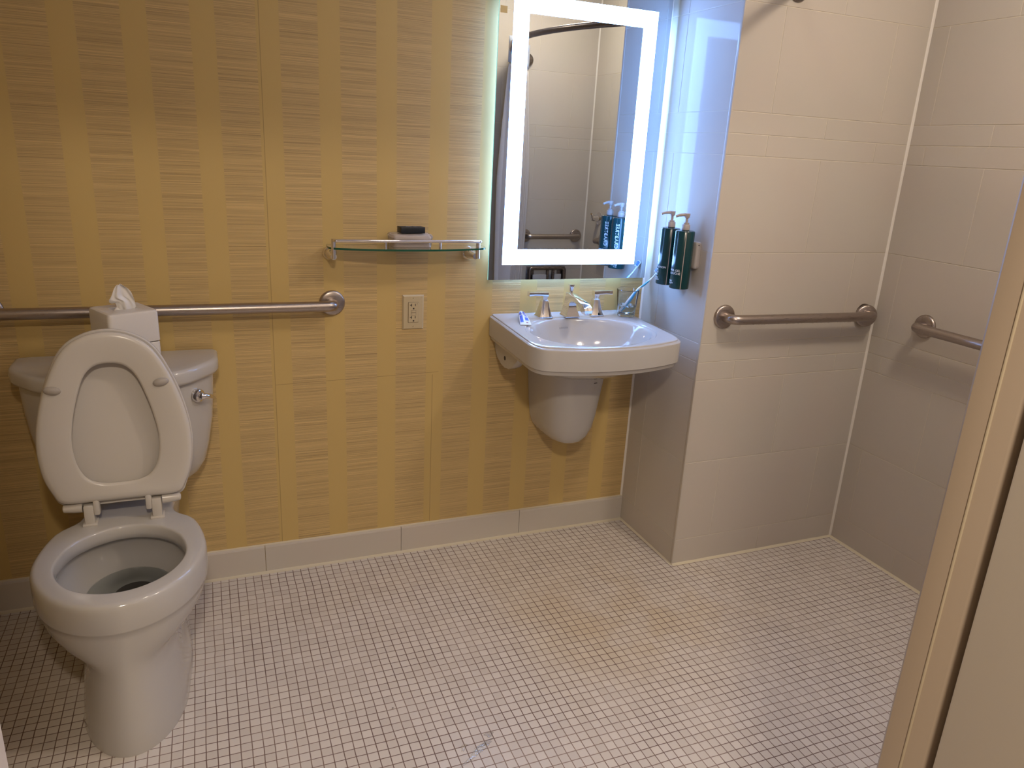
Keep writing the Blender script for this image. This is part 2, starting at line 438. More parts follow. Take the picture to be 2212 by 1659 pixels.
# caulk beads
def bead(bm, p0, p1, n1, n2, w, h=None):
    h = h or w; p0 = Vector(p0); p1 = Vector(p1); n1 = Vector(n1); n2 = Vector(n2)
    K = 14; rings = []
    for i in range(K+1):
        t = i/K; c = p0.lerp(p1, t); k = 1+0.12*sin(i*2.3)
        rings.append([c, c+n1*w*k, c+(n1*w+n2*h)*0.42*k, c+n2*h*k])
    loft(bm, rings, True, True, True)
bm = bmesh.new(); bead(bm, (-2.35, -0.011, 0), (0, -0.011, 0), (0, -1, 0), (0, 0, 1), 0.013, 0.004); struct('trim_1', bm, M['floorcaulk'])
bm = bmesh.new(); bead(bm, (0, 0, 0), (0, -D, 0), (-1, 0, 0), (0, 0, 1), 0.008, 0.004); struct('trim_2', bm, M['floorcaulk'])
bm = bmesh.new(); bead(bm, (0, -D, 0), (XR, -D, 0), (0, -1, 0), (0, 0, 1), 0.010, 0.005); struct('trim_3', bm, M['floorcaulk'])
bm = bmesh.new(); bead(bm, (XR, -D, 0), (XR, YS, 0), (-1, 0, 0), (0, 0, 1), 0.010, 0.005); struct('trim_4', bm, M['floorcaulk'])
bm = bmesh.new(); bead(bm, (XR, -D, 0.005), (XR, -D, CH), (-1, 0, 0), (0, -1, 0), 0.0065); struct('trim_5', bm, M['caulk'])
bm = bmesh.new(); bead(bm, (0, 0, 0.10), (0, 0, CH), (-1, 0, 0), (0, -1, 0), 0.006); struct('trim_6', bm, M['caulk'])
bm = bmesh.new(); bead(bm, (XR, YS, 0.005), (XR, YS, CH), (-1, 0, 0), (0, 1, 0), 0.0065); struct('trim_7', bm, M['caulk'])
bm = bmesh.new(); bead(bm, (-2.35, 0.0, 0.1015), (0, 0.0, 0.1015), (0, -1, 0), (0, 0, 1), 0.007, 0.0025); struct('trim_8', bm, M['floorcaulk'])
# edge profile on the outer corner of the tiled chase
bm = bmesh.new()
box(bm, -0.0014, 0.0030, -D-0.0010, -D+0.0110, 0.006, CH, 0.0007)
struct('trim_9', bm, M['tile'], True)

# ------------------------------------------------------------------ door jambs and leaf
bm = bmesh.new()
# right jamb: reveal in two steps with a caulk line, rounded nose into the leaf gap
prof = [(-0.745, -1.895), (-0.788, -1.895), (-0.793, -1.900), (-0.793, -1.9265), (-0.7925, -1.9275), (-0.7925, -1.950), (-0.789, -1.9545), (-0.782, -1.957), (-0.760, -1.958), (-0.745, -1.958)]
loft(bm, [[(a, b, z) for a, b in prof] for z in (0.0, 2.12)])
j = struct('door_1', bm, M['jamb'], True)
bm = bmesh.new(); box(bm, -0.7945, -0.7915, -1.9285, -1.9262, 0.0, 2.12, 0.0006)
c = obj('jamb_caulk_line', bm, M['jambline'], j)
bm = bmesh.new(); box(bm, -0.775, -0.745, -2.04, -1.958, 0.0, 2.12)
obj('jamb_rebate', bm, M['jamb'], j, False)
bm = bmesh.new(); box(bm, -0.803, -0.760, -2.86, -1.9685, 0.012, 2.10, 0.003)
leaf = obj('door_leaf', bm, M['door'], j)
bm = bmesh.new()
box(bm, -1.72, -1.681, -2.045, -1.895, 0.0, 2.12, 0.006)
struct('door_2', bm, M['litjamb'], True)

# ------------------------------------------------------------------ lamps
def downlight(x, y, r, label, watts, col, z=CH, spot=None, glow=6.0):
    t = thing('ceiling_downlight', label, 'ceiling light', (x, y, z))
    bm = bmesh.new(); lathe(bm, [(r*1.25, 0), (r*1.25, -0.004), (r*1.0, -0.006), (r*0.98, 0)], (x, y, z), n=40); obj('trim_ring', bm, M['lamptrim'], t)
    bm = bmesh.new(); lathe(bm, [(r*0.97, 0), (r*0.97, -0.003)], (x, y, z), n=40); obj('lens', bm, M['lens'], t)
    l = bpy.data.lights.new('downlight_lamp', 'AREA'); l.shape = 'DISK'; l.size = r*2; l.energy = watts; l.color = col
    lo = bpy.data.objects.new('downlight_lamp', l); COL.objects.link(lo); lo.parent = t; lo.location = (0, 0, -0.012)
    if spot: l.spread = radians(spot)
    return t
WARM = (1.0, 0.835, 0.66)
def dome_light(x, y, r, label, watts, down, col, z=CH):
    t = thing('ceiling_lamp', label, 'ceiling light', (x, y, z))
    bm = bmesh.new(); lathe(bm, [(r*1.15, 0), (r*1.15, -0.012), (r*1.02, -0.016), (r*0.99, -0.014)], (x, y, z), n=40); obj('base_ring', bm, M['lamptrim'], t)
    l = bpy.data.lights.new('lamp_bulb', 'POINT'); l.shadow_soft_size = r*0.8; l.energy = watts; l.color = col
    lo = bpy.data.objects.new('lamp_bulb', l); COL.objects.link(lo); lo.parent = t; lo.location = (0, 0, -0.10)
    l = bpy.data.lights.new('lamp_panel', 'AREA'); l.shape = 'DISK'; l.size = r*1.9; l.energy = down; l.color = col
    lo = bpy.data.objects.new('lamp_panel', l); COL.objects.link(lo); lo.parent = t; lo.location = (0, 0, -0.02)
    return t
dome_light(0.20, -1.45, 0.095, 'round ceiling lamp over the shower floor', 11, 7, WARM)
downlight(-0.70, -1.30, 0.11, 'unseen fill light added in the ceiling over the middle of the room', 3.2, WARM)  # weak fill lamp, added to brighten the papered wall
downlight(-1.50, -2.9, 0.12, 'round recessed ceiling light in the hall outside the door', 40, WARM)

# ------------------------------------------------------------------ mirror with lights
X0, X1, Z0, Z1, YM = -0.644, -0.025, 1.013, 1.953, -0.040
mt = thing('lit_mirror', 'tall rectangular mirror with a glowing white light band, above the sink', 'mirror', ((X0+X1)/2, 0, Z0))
bm = bmesh.new()
f = bm.faces.new([bm.verts.new(p) for p in ((X0, YM, Z0), (X1, YM, Z0), (X1, YM, Z1), (X0, YM, Z1))]); f.material_index = 0
B = [bm.verts.new(p) for p in ((X0, YM+0.006, Z0), (X1, YM+0.006, Z0), (X1, YM+0.006, Z1), (X0, YM+0.006, Z1))]
F = list(f.verts); g = bm.faces.new(B); g.material_index = 2
for q in range(4):
    h = bm.faces.new((F[q], F[(q+1) % 4], B[(q+1) % 4], B[q])); h.material_index = 1
obj('mirror_pane', bm, [M['mirror'], M['glassedge'], M['housing']], mt, False)
bx0, bx1, bz0, bz1, bw = -0.5955, -0.0765, 1.0645, 1.903, 0.053
bm = bmesh.new()
y0, y1 = YM-0.0006, YM+0.0001
for (a, b, c, d) in ((bx0, bx1, bz0, bz0+bw), (bx0, bx1, bz1-bw, bz1), (bx0, bx0+bw, bz0+bw, bz1-bw), (bx1-bw, bx1, bz0+bw, bz1-bw)):
    box(bm, a, b, y0, y1, c, d)
obj('light_band', bm, M['led'], mt, False, label='glowing frosted light band set in from the mirror edge')
bm = bmesh.new(); box(bm, X0+0.055, X1-0.055, -0.033, -0.0005, Z0+0.055, Z1-0.055, 0.002)
hs = obj('housing', bm, M['housing'], mt)
bm = bmesh.new()
for (a, b, c, d) in ((X0+0.053, X0+0.055, Z0+0.07, Z1-0.07), (X1-0.055, X1-0.053, Z0+0.07, Z1-0.07), (X0+0.07, X1-0.07, Z0+0.053, Z0+0.055)):
    box(bm, a, b, -0.028, -0.010, c, d)
obj('back_light', bm, M['backled'], hs, False)
bm = bmesh.new(); box(bm, -0.6405, -0.618, YM-0.0004, YM+0.0001, 1.842, 1.862)
tag(obj('gold_patch', bm, M['gold'], None, False), 'small gold patch at the upper left edge of the lit mirror', 'tag')  # flat gold patch on the mirror pane

# ------------------------------------------------------------------ grab bars
def flange(bm, c, n, r=0.041, th=0.010):
    lathe(bm, [(r, 0.0), (r, th*0.35), (r*0.96, th*0.75), (r*0.86, th), (0.021, th*1.1)], c, n, 48)
def grab_bar(label, p0, p1, n, loose=False, flange_r=0.041, drops=False, r=0.0165, off=0.056):
    p0 = Vector(p0); p1 = Vector(p1); n = Vector(n).normalized()
    t = thing('grab_bar', label, 'grab bar', p0)
    bm = bmesh.new(); pts = fillet([p0+n*0.002, p0+n*off, p1+n*off, p1+n*0.002], 0.050, 12)
    tube(bm, pts, r, 28); obj('bar', bm, M['steel'], t)
    for k, p in enumerate((p0, p1)):
        bm = bmesh.new()
        if loose and k == 1:
            lathe(bm, [(0.036, 0), (0.036, 0.003), (0.03, 0.0035)], p, n, 40)
            bm2 = bmesh.new(); ax = (n+(p0-p1).normalized()*0.35).normalized()
            flange(bm2, p+n*0.016+(p0-p1).normalized()*0.002+Vector((0, 0, -0.006)), ax); obj('wall_flange', bm2, M['steel'], t, label='flange ring slipped forward from its wall plate')
            obj('mounting_plate', bm, M['darkmetal'], t)
        else:
            flange(bm, p, n); obj('wall_flange', bm, M['steel'], t)
    if drops:
        bm = bmesh.new(); ax = (p1-p0).normalized(); L = (p1-p0).length
        for i in range(95):
            s = random.uniform(0.05, L-0.05)
            ang = random.gauss(-pi/2, 0.12) if i < 60 else random.uniform(-0.2, pi)
            side = n*cos(ang)+Vector((0, 0, 1))*sin(ang); q = p0+ax*s+n*off+side*r
            rr = random.uniform(0.0010, 0.0023) if i < 60 else random.uniform(0.0006, 0.0013)
            bmesh.ops.create_icosphere(bm, subdivisions=1, radius=rr, matrix=Matrix.Translation(q))
        d = obj('water_drops', bm, M['film'], t); d['kind'] = 'stuff'
    return t
grab_bar('long brushed steel grab bar on the papered wall behind the toilet', (-2.10, 0, 0.942), (-1.163, 0, 0.940), (0, -1, 0))
grab_bar('short wet grab bar on the tiled wall to the right of the soap bottles', (0.080, -D, 0.940), (0.708, -D, 0.932), (0, -1, 0), loose=True, drops=True)
grab_bar('wet grab bar on the far right shower wall, cut off by the door jamb', (XR, -0.612, 0.931), (XR, -1.812, 0.931), (-1, 0, 0), drops=True)
grab_bar('grab bar on the shower wall seen only in the mirror', (0.345, YS, 0.930), (0.700, YS, 0.932), (0, 1, 0))

# ------------------------------------------------------------------ toilet
TX = -1.783
tl = thing('toilet', 'white two-piece toilet with raised seat and lid, at the left', 'toilet', (TX, -0.35, 0))
def half_ring(z, yF, yM, W, back, cx=TX, p=1.0):
    """front half ellipse from (W,yM) to (0,yF), then back keys (w,y)"""
    R = []
    for a in (0, 22, 45, 68, 90):
        s = sin(radians(a)); c_ = cos(radians(a))
        R.append((W*(s**(1/p)), yM-(yM-yF)*c_))
    R += list(back)
    full = [(cx+w, y, z) for w, y in R] + [(cx-w, y, z) for w, y in reversed(R) if w > 1e-4][:-0 or None]
    # remove duplicate of the centre keys on the mirrored side
    full = [(cx+w, y, z) for w, y in R] + [(cx-w, y, z) for w, y in reversed(R[1:-1])]
    return catmull(full, 5)
def bowl_out(z, yF, yM, W, k1, k2, wb, yB):
    return half_ring(z, yF, yM, W, [k1, k2, (wb, yB+0.02), (0, yB)])
BXO = TX+0.010
def bo(z, yF, yM, W, k1, k2, wb, yB, cx=None): return half_ring(z, yF, yM, W, [k1, k2, (wb, yB+0.02), (0, yB)], cx=TX+0.006 if cx is None else cx)
rings = [
 bo(0.000, -0.756, -0.520, 0.127, (0.133, -0.40), (0.122, -0.26), 0.100, -0.12, BXO),
 bo(0.010, -0.757, -0.520, 0.128, (0.134, -0.40), (0.123, -0.26), 0.100, -0.12, BXO),
 bo(0.060, -0.752, -0.520, 0.122, (0.127, -0.40), (0.116, -0.26), 0.100, -0.12, BXO),
 bo(0.120, -0.746, -0.520, 0.115, (0.113, -0.40), (0.104, -0.26), 0.100, -0.12, BXO),
 bo(0.180, -0.742, -0.520, 0.109, (0.099, -0.40), (0.094, -0.26), 0.095, -0.12, BXO),
 bo(0.220, -0.741, -0.520, 0.109, (0.095, -0.40), (0.090, -0.26), 0.095, -0.11, BXO),
 bo(0.243, -0.742, -0.520, 0.126, (0.106, -0.40), (0.092, -0.26), 0.098, -0.09),
 bo(0.266, -0.745, -0.510, 0.158, (0.136, -0.39), (0.098, -0.27), 0.102, -0.07),
 bo(0.296, -0.748, -0.505, 0.181, (0.157, -0.38), (0.106, -0.28), 0.108, -0.06),
 bo(0.325, -0.751, -0.500, 0.1915, (0.168, -0.37), (0.112, -0.28), 0.112, -0.05),
 bo(0.342, -0.7535, -0.500, 0.1955, (0.172, -0.37), (0.114, -0.28), 0.112, -0.05),
 bo(0.3435, -0.7550, -0.500, 0.1970, (0.173, -0.37), (0.115, -0.28), 0.113, -0.05),
 bo(0.348, -0.7560, -0.500, 0.1980, (0.174, -0.37), (0.116, -0.28), 0.114, -0.05),
 bo(0.380, -0.7570, -0.500, 0.1990, (0.174, -0.37), (0.116, -0.28), 0.114, -0.05),
 bo(0.402, -0.7565, -0.500, 0.1985, (0.174, -0.37), (0.116, -0.28), 0.114, -0.05),
 bo(0.4115, -0.7545, -0.500, 0.1968, (0.172, -0.37), (0.114, -0.28), 0.112, -0.052),
 bo(0.4165, -0.7510, -0.500, 0.1938, (0.169, -0.37), (0.111, -0.28), 0.109, -0.054),
 bo(0.4193, -0.7460, -0.500, 0.1895, (0.165, -0.37), (0.107, -0.28), 0.105, -0.058),
 bo(0.4200, -0.7400, -0.500, 0.184, (0.160, -0.37), (0.102, -0.28), 0.100, -0.065),
]
def ell_ring(z, yF, yB, W, dx=0.008):
    yM = (yF+yB)/2; r = (yM-yF)
    back = [(W*cos(radians(a)), yM+r*sin(radians(a))) for a in (28, 52, 74, 90)]
    back[-1] = (0, yB)
    return half_ring(z, yF, yM, W, back, cx=TX+dx)
rings += [
 ell_ring(0.4200, -0.702, -0.360, 0.1525), ell_ring(0.4188, -0.698, -0.364, 0.1490), ell_ring(0.415, -0.695, -0.367, 0.1465),
 ell_ring(0.398, -0.693, -0.369, 0.1450), ell_ring(0.384, -0.694, -0.368, 0.146), ell_ring(0.379, -0.699, -0.363, 0.150),
 ell_ring(0.374, -0.706, -0.352, 0.156), ell_ring(0.360, -0.708, -0.345, 0.157), ell_ring(0.330, -0.694, -0.335, 0.149), ell_ring(0.300, -0.660, -0.328, 0.134),
 ell_ring(0.270, -0.600, -0.325, 0.112), ell_ring(0.248, -0.545, -0.318, 0.094), ell_ring(0.225, -0.485, -0.302, 0.077),
 ell_ring(0.207, -0.432, -0.290, 0.062), ell_ring(0.200, -0.415, -0.290, 0.056)]
bm = bmesh.new(); loft(bm, rings, True, True, False)
obj('bowl', bm, M['porc'], tl, ang=50)
bm = bmesh.new(); loft(bm, [ell_ring(0.2005, -0.417, -0.289, 0.057), ell_ring(0.185, -0.405, -0.285, 0.050), ell_ring(0.14, -0.36, -0.26, 0.042)], True, False, True)
obj('drain_opening', bm, M['dark'], tl)
bm = bmesh.new(); loft(bm, [ell_ring(0.2675, -0.5955, -0.3248, 0.1108), ell_ring(0.2670, -0.5955, -0.3248, 0.1108)], True, True, True)
obj('bowl_water', bm, M['water'], tl)
# tank
def tank_ring(z, w, ys, wc, yf, yb=-0.022, r=0.03, ins=0.0):
    p = [(TX-w, yb), (TX-w, ys), (TX-wc, yf+0.006), (TX, yf), (TX+wc, yf+0.006), (TX+w, ys), (TX+w, yb)]
    rr = [0.012, 0.035, 0.07, 0.12, 0.07, 0.035, 0.012]
    return [(q.x, q.y, z) for q in rpoly(p, rr, 6)]
tk = []
for z, w, ys, wc, yf in ((0.425, 0.150, -0.10, 0.10, -0.185), (0.430, 0.165, -0.105, 0.11, -0.195), (0.452, 0.195, -0.11, 0.125, -0.208), (0.485, 0.213, -0.115, 0.135, -0.216),
                         (0.54, 0.226, -0.12, 0.142, -0.226), (0.62, 0.240, -0.122, 0.150, -0.236), (0.70, 0.247, -0.124, 0.156, -0.246), (0.768, 0.250, -0.125, 0.158, -0.252)):
    tk.append(tank_ring(z, w, ys, wc, yf))
bm = bmesh.new(); loft(bm, tk); tank = obj('tank', bm, M['porc'], tl, ang=50)
lid = []
for z, e in ((0.7685, -0.012), (0.766, 0.0), (0.768, 0.006), (0.776, 0.0095), (0.797, 0.0095), (0.804, 0.008), (0.8085, 0.004), (0.810, -0.003), (0.8102, -0.03)):
    lid.append(tank_ring(z, 0.257+e, -0.127-e*0.5, 0.163+e*0.4, -0.264-e))
bm = bmesh.new(); loft(bm, lid); obj('tank_lid', bm, M['porc'], tl, ang=50)
# flush lever on the chamfered right front of the tank
nrm = Vector((0.78, -0.62, 0)).normalized(); lc = Vector((TX+0.215, -0.172, 0.716))
lc = Vector((TX+0.206, -0.190, 0.718))
bm = bmesh.new(); lathe(bm, [(0.020, -0.006), (0.020, 0.002), (0.018, 0.007), (0.012, 0.010)], lc, nrm, 32); lev = obj('flush_lever', bm, M['chrome'], tl, label='small chrome flush lever')
bm = bmesh.new(); sd = Vector((0.62, 0.78, 0))
pts = [lc+nrm*0.006, lc+nrm*0.016, lc+nrm*0.022+sd*0.008-Vector((0, 0, 0.001)), lc+nrm*0.024+sd*0.024-Vector((0, 0, 0.006)), lc+nrm*0.021+sd*0.046-Vector((0, 0, 0.020))]
tube(bm, catmull(pts, 5, False), [0.0115]*6+[0.0095, 0.009, 0.0085, 0.008, 0.0075, 0.0072, 0.007, 0.0066]+[0.0062, 0.0058, 0.0054, 0.005, 0.0045, 0.004, 0.003], 16); obj('lever_arm', bm, M['chrome'], lev)

# seat ring (raised), lid behind it. local: x sideways, s up
def sym(keys): return [(TX+w, s) for w, s in keys] + [(TX-w, s) for w, s in reversed(keys) if w > 1e-4]
def closed2(keys):
    R = [(TX+w, s) for w, s in keys] + [(TX-w, s) for w, s in reversed(keys[1:-1])]
    return catmull([(a, b, 0) for a, b in R], 6)
OUT = [(0, 0.942), (0.058, 0.930), (0.106, 0.893), (0.146, 0.815), (0.172, 0.730), (0.183, 0.650), (0.178, 0.575), (0.160, 0.520), (0.138, 0.490), (0.07, 0.487), (0, 0.487)]
INN = [(0, 0.862), (0.034, 0.855), (0.060, 0.828), (0.080, 0.775), (0.096, 0.710), (0.103, 0.650), (0.096, 0.590), (0.076, 0.552), (0.048, 0.537), (0.02, 0.5335), (0, 0.533)]
def scale_ring(R, k, y, cz=0.69):
    return [(TX+(p.x-TX)*(1-k/0.17), y+0.06*(p.y-0.47)*1.0, cz+(p.y-cz)*(1-k/0.22)) for p in R]
o2, i2 = closed2(OUT), closed2(INN)
YF = -0.345
bm = bmesh.new()
R = [scale_ring(o2, 0.004, YF+0.018), scale_ring(o2, 0.0, YF+0.013), scale_ring(o2, 0.0, YF+0.007), scale_ring(o2, 0.004, YF+0.002), scale_ring(o2, 0.012, YF),
     scale_ring(o2, 0.024, YF+0.0015),
     scale_ring(i2, -0.010, YF+0.004), scale_ring(i2, -0.002, YF+0.006), scale_ring(i2, 0.001, YF+0.010), scale_ring(i2, 0.0, YF+0.016), scale_ring(i2, -0.006, YF+0.018)]
R.append(R[0]); loft(bm, R, True, False, False); bmesh.ops.remove_doubles(bm, verts=bm.verts[:], dist=1e-6)
st = obj('seat_ring', bm, M['seat'], tl, ang=60)
LID = [(0, 0.946), (0.058, 0.934), (0.109, 0.897), (0.149, 0.817), (0.175, 0.730), (0.186, 0.650), (0.181, 0.575), (0.164, 0.515), (0.142, 0.478), (0.07, 0.470), (0, 0.470)]
l2 = closed2(LID)
bm = bmesh.new()
loft(bm, [scale_ring(l2, 0.075, YF+0.040), scale_ring(l2, 0.060, YF+0.0395), scale_ring(l2, 0.046, YF+0.037), scale_ring(l2, 0.034, YF+0.031), scale_ring(l2, 0.024, YF+0.0255), scale_ring(l2, 0.008, YF+0.0232), scale_ring(l2, 0.002, YF+0.0225), scale_ring(l2, 0.0, YF+0.026), scale_ring(l2, 0.0, YF+0.034), scale_ring(l2, 0.006, YF+0.043), scale_ring(l2, 0.02, YF+0.047)])
obj('seat_lid', bm, M['seat'], tl, ang=60)
for sx, xo, zz in ((-1, -0.131, 0.799), (1, 0.120, 0.806)):
    bm = bmesh.new(); bmesh.ops.create_uvsphere(bm, u_segments=24, v_segments=14, radius=1.0)
    T = Matrix.Translation((TX+xo, YF+0.0005+0.06*(zz-0.47), zz)) @ Matrix.Rotation(radians(-12 if sx > 0 else 8), 4, 'Y') @ Matrix.Diagonal((0.0200, 0.0085, 0.0112, 1))
    bm.transform(T); obj('seat_bumper', bm, M['bumper'], st, label='grey oval bumper on the seat underside')
# hinge line: barrels, knuckles and posts
for sx in (-1, 1):
    bm = bmesh.new()
    x1 = TX+sx*0.142; x2 = TX+sx*0.096
    lathe(bm, [(0.006, -0.002), (0.0105, 0.001), (0.0135, abs(x1-x2)*0.5), (0.0145, abs(x1-x2)-0.001)], (x1, YF+0.020, 0.470), (-sx, 0, 0), 24); obj('hinge_barrel', bm, M['seat'], st)
    bm = bmesh.new(); box(bm, TX+sx*0.063-0.008, TX+sx*0.063+0.008, YF+0.002, YF+0.030, 0.448, 0.496, 0.005); obj('hinge_knuckle', bm, M['seat'], st)
    bm = bmesh.new(); xx = TX+sx*0.082
    box(bm, xx-0.0125, xx+0.0125, YF+0.002, YF+0.034, 0.424, 0.478, 0.004)
    box(bm, xx-0.018, xx+0.018, YF-0.002, YF+0.040, 0.4195, 0.426, 0.002); obj('hinge_post', bm, M['seat'], tl)

# ------------------------------------------------------------------ tissue box cover on the tank
tc_ = Vector((-1.747, -0.187)); rot = radians(27)
def sq_ring(z, h, r=0.012):
    base = rpoly([(-h, -h), (h, -h), (h, h), (-h, h)], r, 6)
    return [(tc_.x+p.x*cos(rot)-p.y*sin(rot), tc_.y+p.x*sin(rot)+p.y*cos(rot), z) for p in base]
def slot_ring(z, k=1.0):
    base = rpoly([(-0.031*k, -0.020*k), (0.031*k, -0.020*k), (0.031*k, 0.020*k), (-0.031*k, 0.020*k)], 0.006, 6)
    return [(tc_.x+p.x*cos(rot)-p.y*sin(rot), tc_.y+p.x*sin(rot)+p.y*cos(rot), z) for p in base]
tb = thing('tissue_box_cover', 'white square tissue box cover standing on the toilet tank lid', 'tissue box', (tc_.x, tc_.y, 0.810))
bm = bmesh.new(); loft(bm, [sq_ring(0.8105, 0.062), sq_ring(0.8105, 0.064), sq_ring(0.8125, 0.0655), sq_ring(0.888, 0.0652), sq_ring(0.890, 0.0638), sq_ring(0.890, 0.060)]); obj('lower_box', bm, M['tissuebox'], tb)
bm = bmesh.new(); loft(bm, [sq_ring(0.8925, 0.060), sq_ring(0.8925, 0.0645), sq_ring(0.8940, 0.0660), sq_ring(0.971, 0.0655), sq_ring(0.9765, 0.0635), sq_ring(0.9785, 0.060), sq_ring(0.979, 0.056), slot_ring(0.979, 1.04), slot_ring(0.978), slot_ring(0.974), slot_ring(0.958, 1.02)], True, False, False)
obj('upper_box', bm, M['tissuebox'], tb)
bm = bmesh.new(); loft(bm, [slot_ring(0.955, 1.4), slot_ring(0.953, 1.4)]); obj('inner_shadow_board', bm, M['dark'], tb)  # dark sheet standing in for the shade inside the box
# tissue: one folded sheet standing out of the slot
def sheet(bm, grid, th=0.0006):
    n, m_ = len(grid), len(grid[0]); V = [[bm.verts.new(p) for p in r] for r in grid]
    for i in range(n-1):
        for k in range(m_-1): bm.faces.new((V[i][k], V[i+1][k], V[i+1][k+1], V[i][k+1]))
bm = bmesh.new()
# profile outline in the picture-facing plane: left edge and right edge per height (local a along slot), fold depth by sine
rows = [(0.962, -0.017, 0.028), (0.976, -0.018, 0.030), (0.984, -0.018, 0.031), (0.992, -0.018, 0.030), (0.999, -0.020, 0.029), (1.005, -0.028, 0.028), (1.010, -0.036, 0.027), (1.017, -0.034, 0.025), (1.025, -0.027, 0.021), (1.033, -0.020, 0.015), (1.040, -0.014, 0.007), (1.045, -0.010, 0.000)]
for side in (0, 1):
    grid = []
    for r_i, (z, a, b) in enumerate(rows):
        row = []
        for k in range(25):
            t = k/24; s = a+(b-a)*t
            fold = 0.0036*sin(t*pi*2.6+0.5+r_i*0.22)+0.0018*sin(t*pi*6.3+r_i*0.5)+0.0010*sin(t*23+r_i*1.3)
            dpt = fold + (0.0 if side == 0 else 0.005*sin(pi*t)*(1-r_i/12)+0.001) - 0.010*(1-t)*(r_i/11)**2
            zz = z+0.0012*sin(k*0.9+r_i*1.4) + (-0.011*(1-t)**4 if 5 <= r_i <= 8 else 0) - (0.003*side)
            row.append((tc_.x+0.002+s*0.93, tc_.y-0.002+s*0.36+dpt, zz))
        grid.append(row)
    sheet(bm, grid)
# small flap lying in the slot to the left
grid = [[(tc_.x-0.022+0.020*(k/8), tc_.y-0.011+0.006*i/4+0.004*(k/8), 0.966+0.016*sin(pi*(k+2)/11)*(0.6+0.1*i)) for k in range(9)] for i in range(5)]
sheet(bm, grid)
ts = obj('tissue', bm, M['tissue'], None, ang=180)
sm = ts.modifiers.new('thick', 'SOLIDIFY'); sm.thickness = 0.0005
ss = ts.modifiers.new('sub', 'SUBSURF'); ss.levels = 1; ss.render_levels = 2
tag(ts, 'white paper tissue sticking up out of the tissue box cover', 'tissue')

# ------------------------------------------------------------------ sink
SX = -0.346; HW = 0.274
def zt(y): return 0.8855+0.036*y
sk = thing('wall_sink', 'white wall-mounted sink with oval basin, below the lit mirror', 'sink', (SX, 0, 0.79))
def outl(e):
    p = [(SX-HW-e, -0.0005), (SX-HW-e, -0.372-e*0.5), (SX-0.250-e*0.6, -0.418-e), (SX-0.13, -0.455-e), (SX, -0.466-e), (SX+0.13, -0.455-e), (SX+0.250+e*0.6, -0.418-e), (SX+HW+e, -0.372-e*0.5), (SX+HW+e, -0.0005)]
    return rpoly(p, [0.008, 0.03, 0.03, 0.08, 0.08, 0.08, 0.03, 0.03, 0.008], 6, 9)
base2 = outl(0)
BCX, BCY = SX, -0.252
ths = [atan2((p.y-BCY)/0.178, (p.x-BCX)/0.222) for p in base2]
def el(rx, ry, dz, cy=BCY, flat=None):
    out = []
    for t in ths:
        x_ = BCX+rx*cos(t); y_ = cy+ry*sin(t); out.append((x_, y_, (zt(y_)+dz) if flat is None else flat))
    return out
def ol(e, dz, zf=None):
    # zf blends to a flat height for the underside
    return [(p.x, p.y, zt(p.y)+dz if zf is None else zf+0.25*(zt(p.y)-zt(0))) for p in outl(e)]
rings = [el(0.030, 0.030, 0, BCY+0.03, 0.747), el(0.080, 0.065, 0, BCY+0.02, 0.751), el(0.130, 0.102, 0, BCY+0.01, 0.766), el(0.165, 0.130, 0, BCY, 0.790), el(0.188, 0.148, 0, BCY, 0.820), el(0.203, 0.160, -0.026), el(0.211, 0.167, -0.010), el(0.2155, 0.171, -0.0045), el(0.219, 0.1745, -0.003),
         el(0.228, 0.181, -0.003), el(0.2305, 0.183, -0.0005), el(0.234, 0.186, 0.0),
         ol(-0.020, 0.0), ol(-0.0135, 0.0), ol(-0.0105, -0.0015), ol(-0.0095, -0.0045), ol(-0.0045, -0.0055), ol(-0.001, -0.0085), ol(0.0, -0.013),
         ol(-0.001, -0.074), ol(-0.003, -0.0765), ol(-0.007, -0.078), ol(-0.008, -0.081), ol(-0.010, -0.090), ol(-0.016, -0.094), ol(-0.030, -0.095)]
rings += [[(BCX+0.235*cos(t), BCY+0.02+0.185*sin(t), 0.782) for t in ths], [(BCX+0.20*cos(t), BCY+0.03+0.155*sin(t), 0.750) for t in ths], [(BCX+0.13*cos(t), BCY+0.04+0.10*sin(t), 0.720) for t in ths]]
bm = bmesh.new(); loft(bm, rings, True, True, True); basin = obj('basin', bm, M['porc'], sk, ang=35)
bm = bmesh.new(); lathe(bm, [(0.026, 0.0), (0.026, 0.003), (0.020, 0.005), (0.018, 0.002)], (BCX, BCY+0.03, 0.747), n=32); obj('drain', bm, M['chrome'], sk)
# wall brackets of the same ware under the back corners
for sx in (-1, 1):
    bm = bmesh.new(); xx = SX+sx*0.232
    prof = [(-0.001, 0.80), (-0.001, 0.780), (-0.012, 0.755), (-0.035, 0.735), (-0.07, 0.722), (-0.105, 0.717), (-0.140, 0.722), (-0.175, 0.738), (-0.21, 0.765), (-0.24, 0.80)]
    prof = [(y_, z_) for y_, z_ in prof]
    n_ = len(prof)
    loft(bm, [[(xx+dx, y_*k, 0.78+(z_-0.78)*k) for y_, z_ in prof] for dx, k in ((-0.016*1, 0.985), (-0.013, 1.0), (0.013, 1.0), (0.016, 0.985))])
    br = obj('support_web', bm, M['porc'], sk, ang=40)
    bm = bmesh.new(); lathe(bm, [(0.0075, 0.0), (0.0075, 0.0008)], (xx-0.016, -0.105, 0.752), (-1, 0, 0), 24); obj('bolt_hole', bm, M['dark'], br)
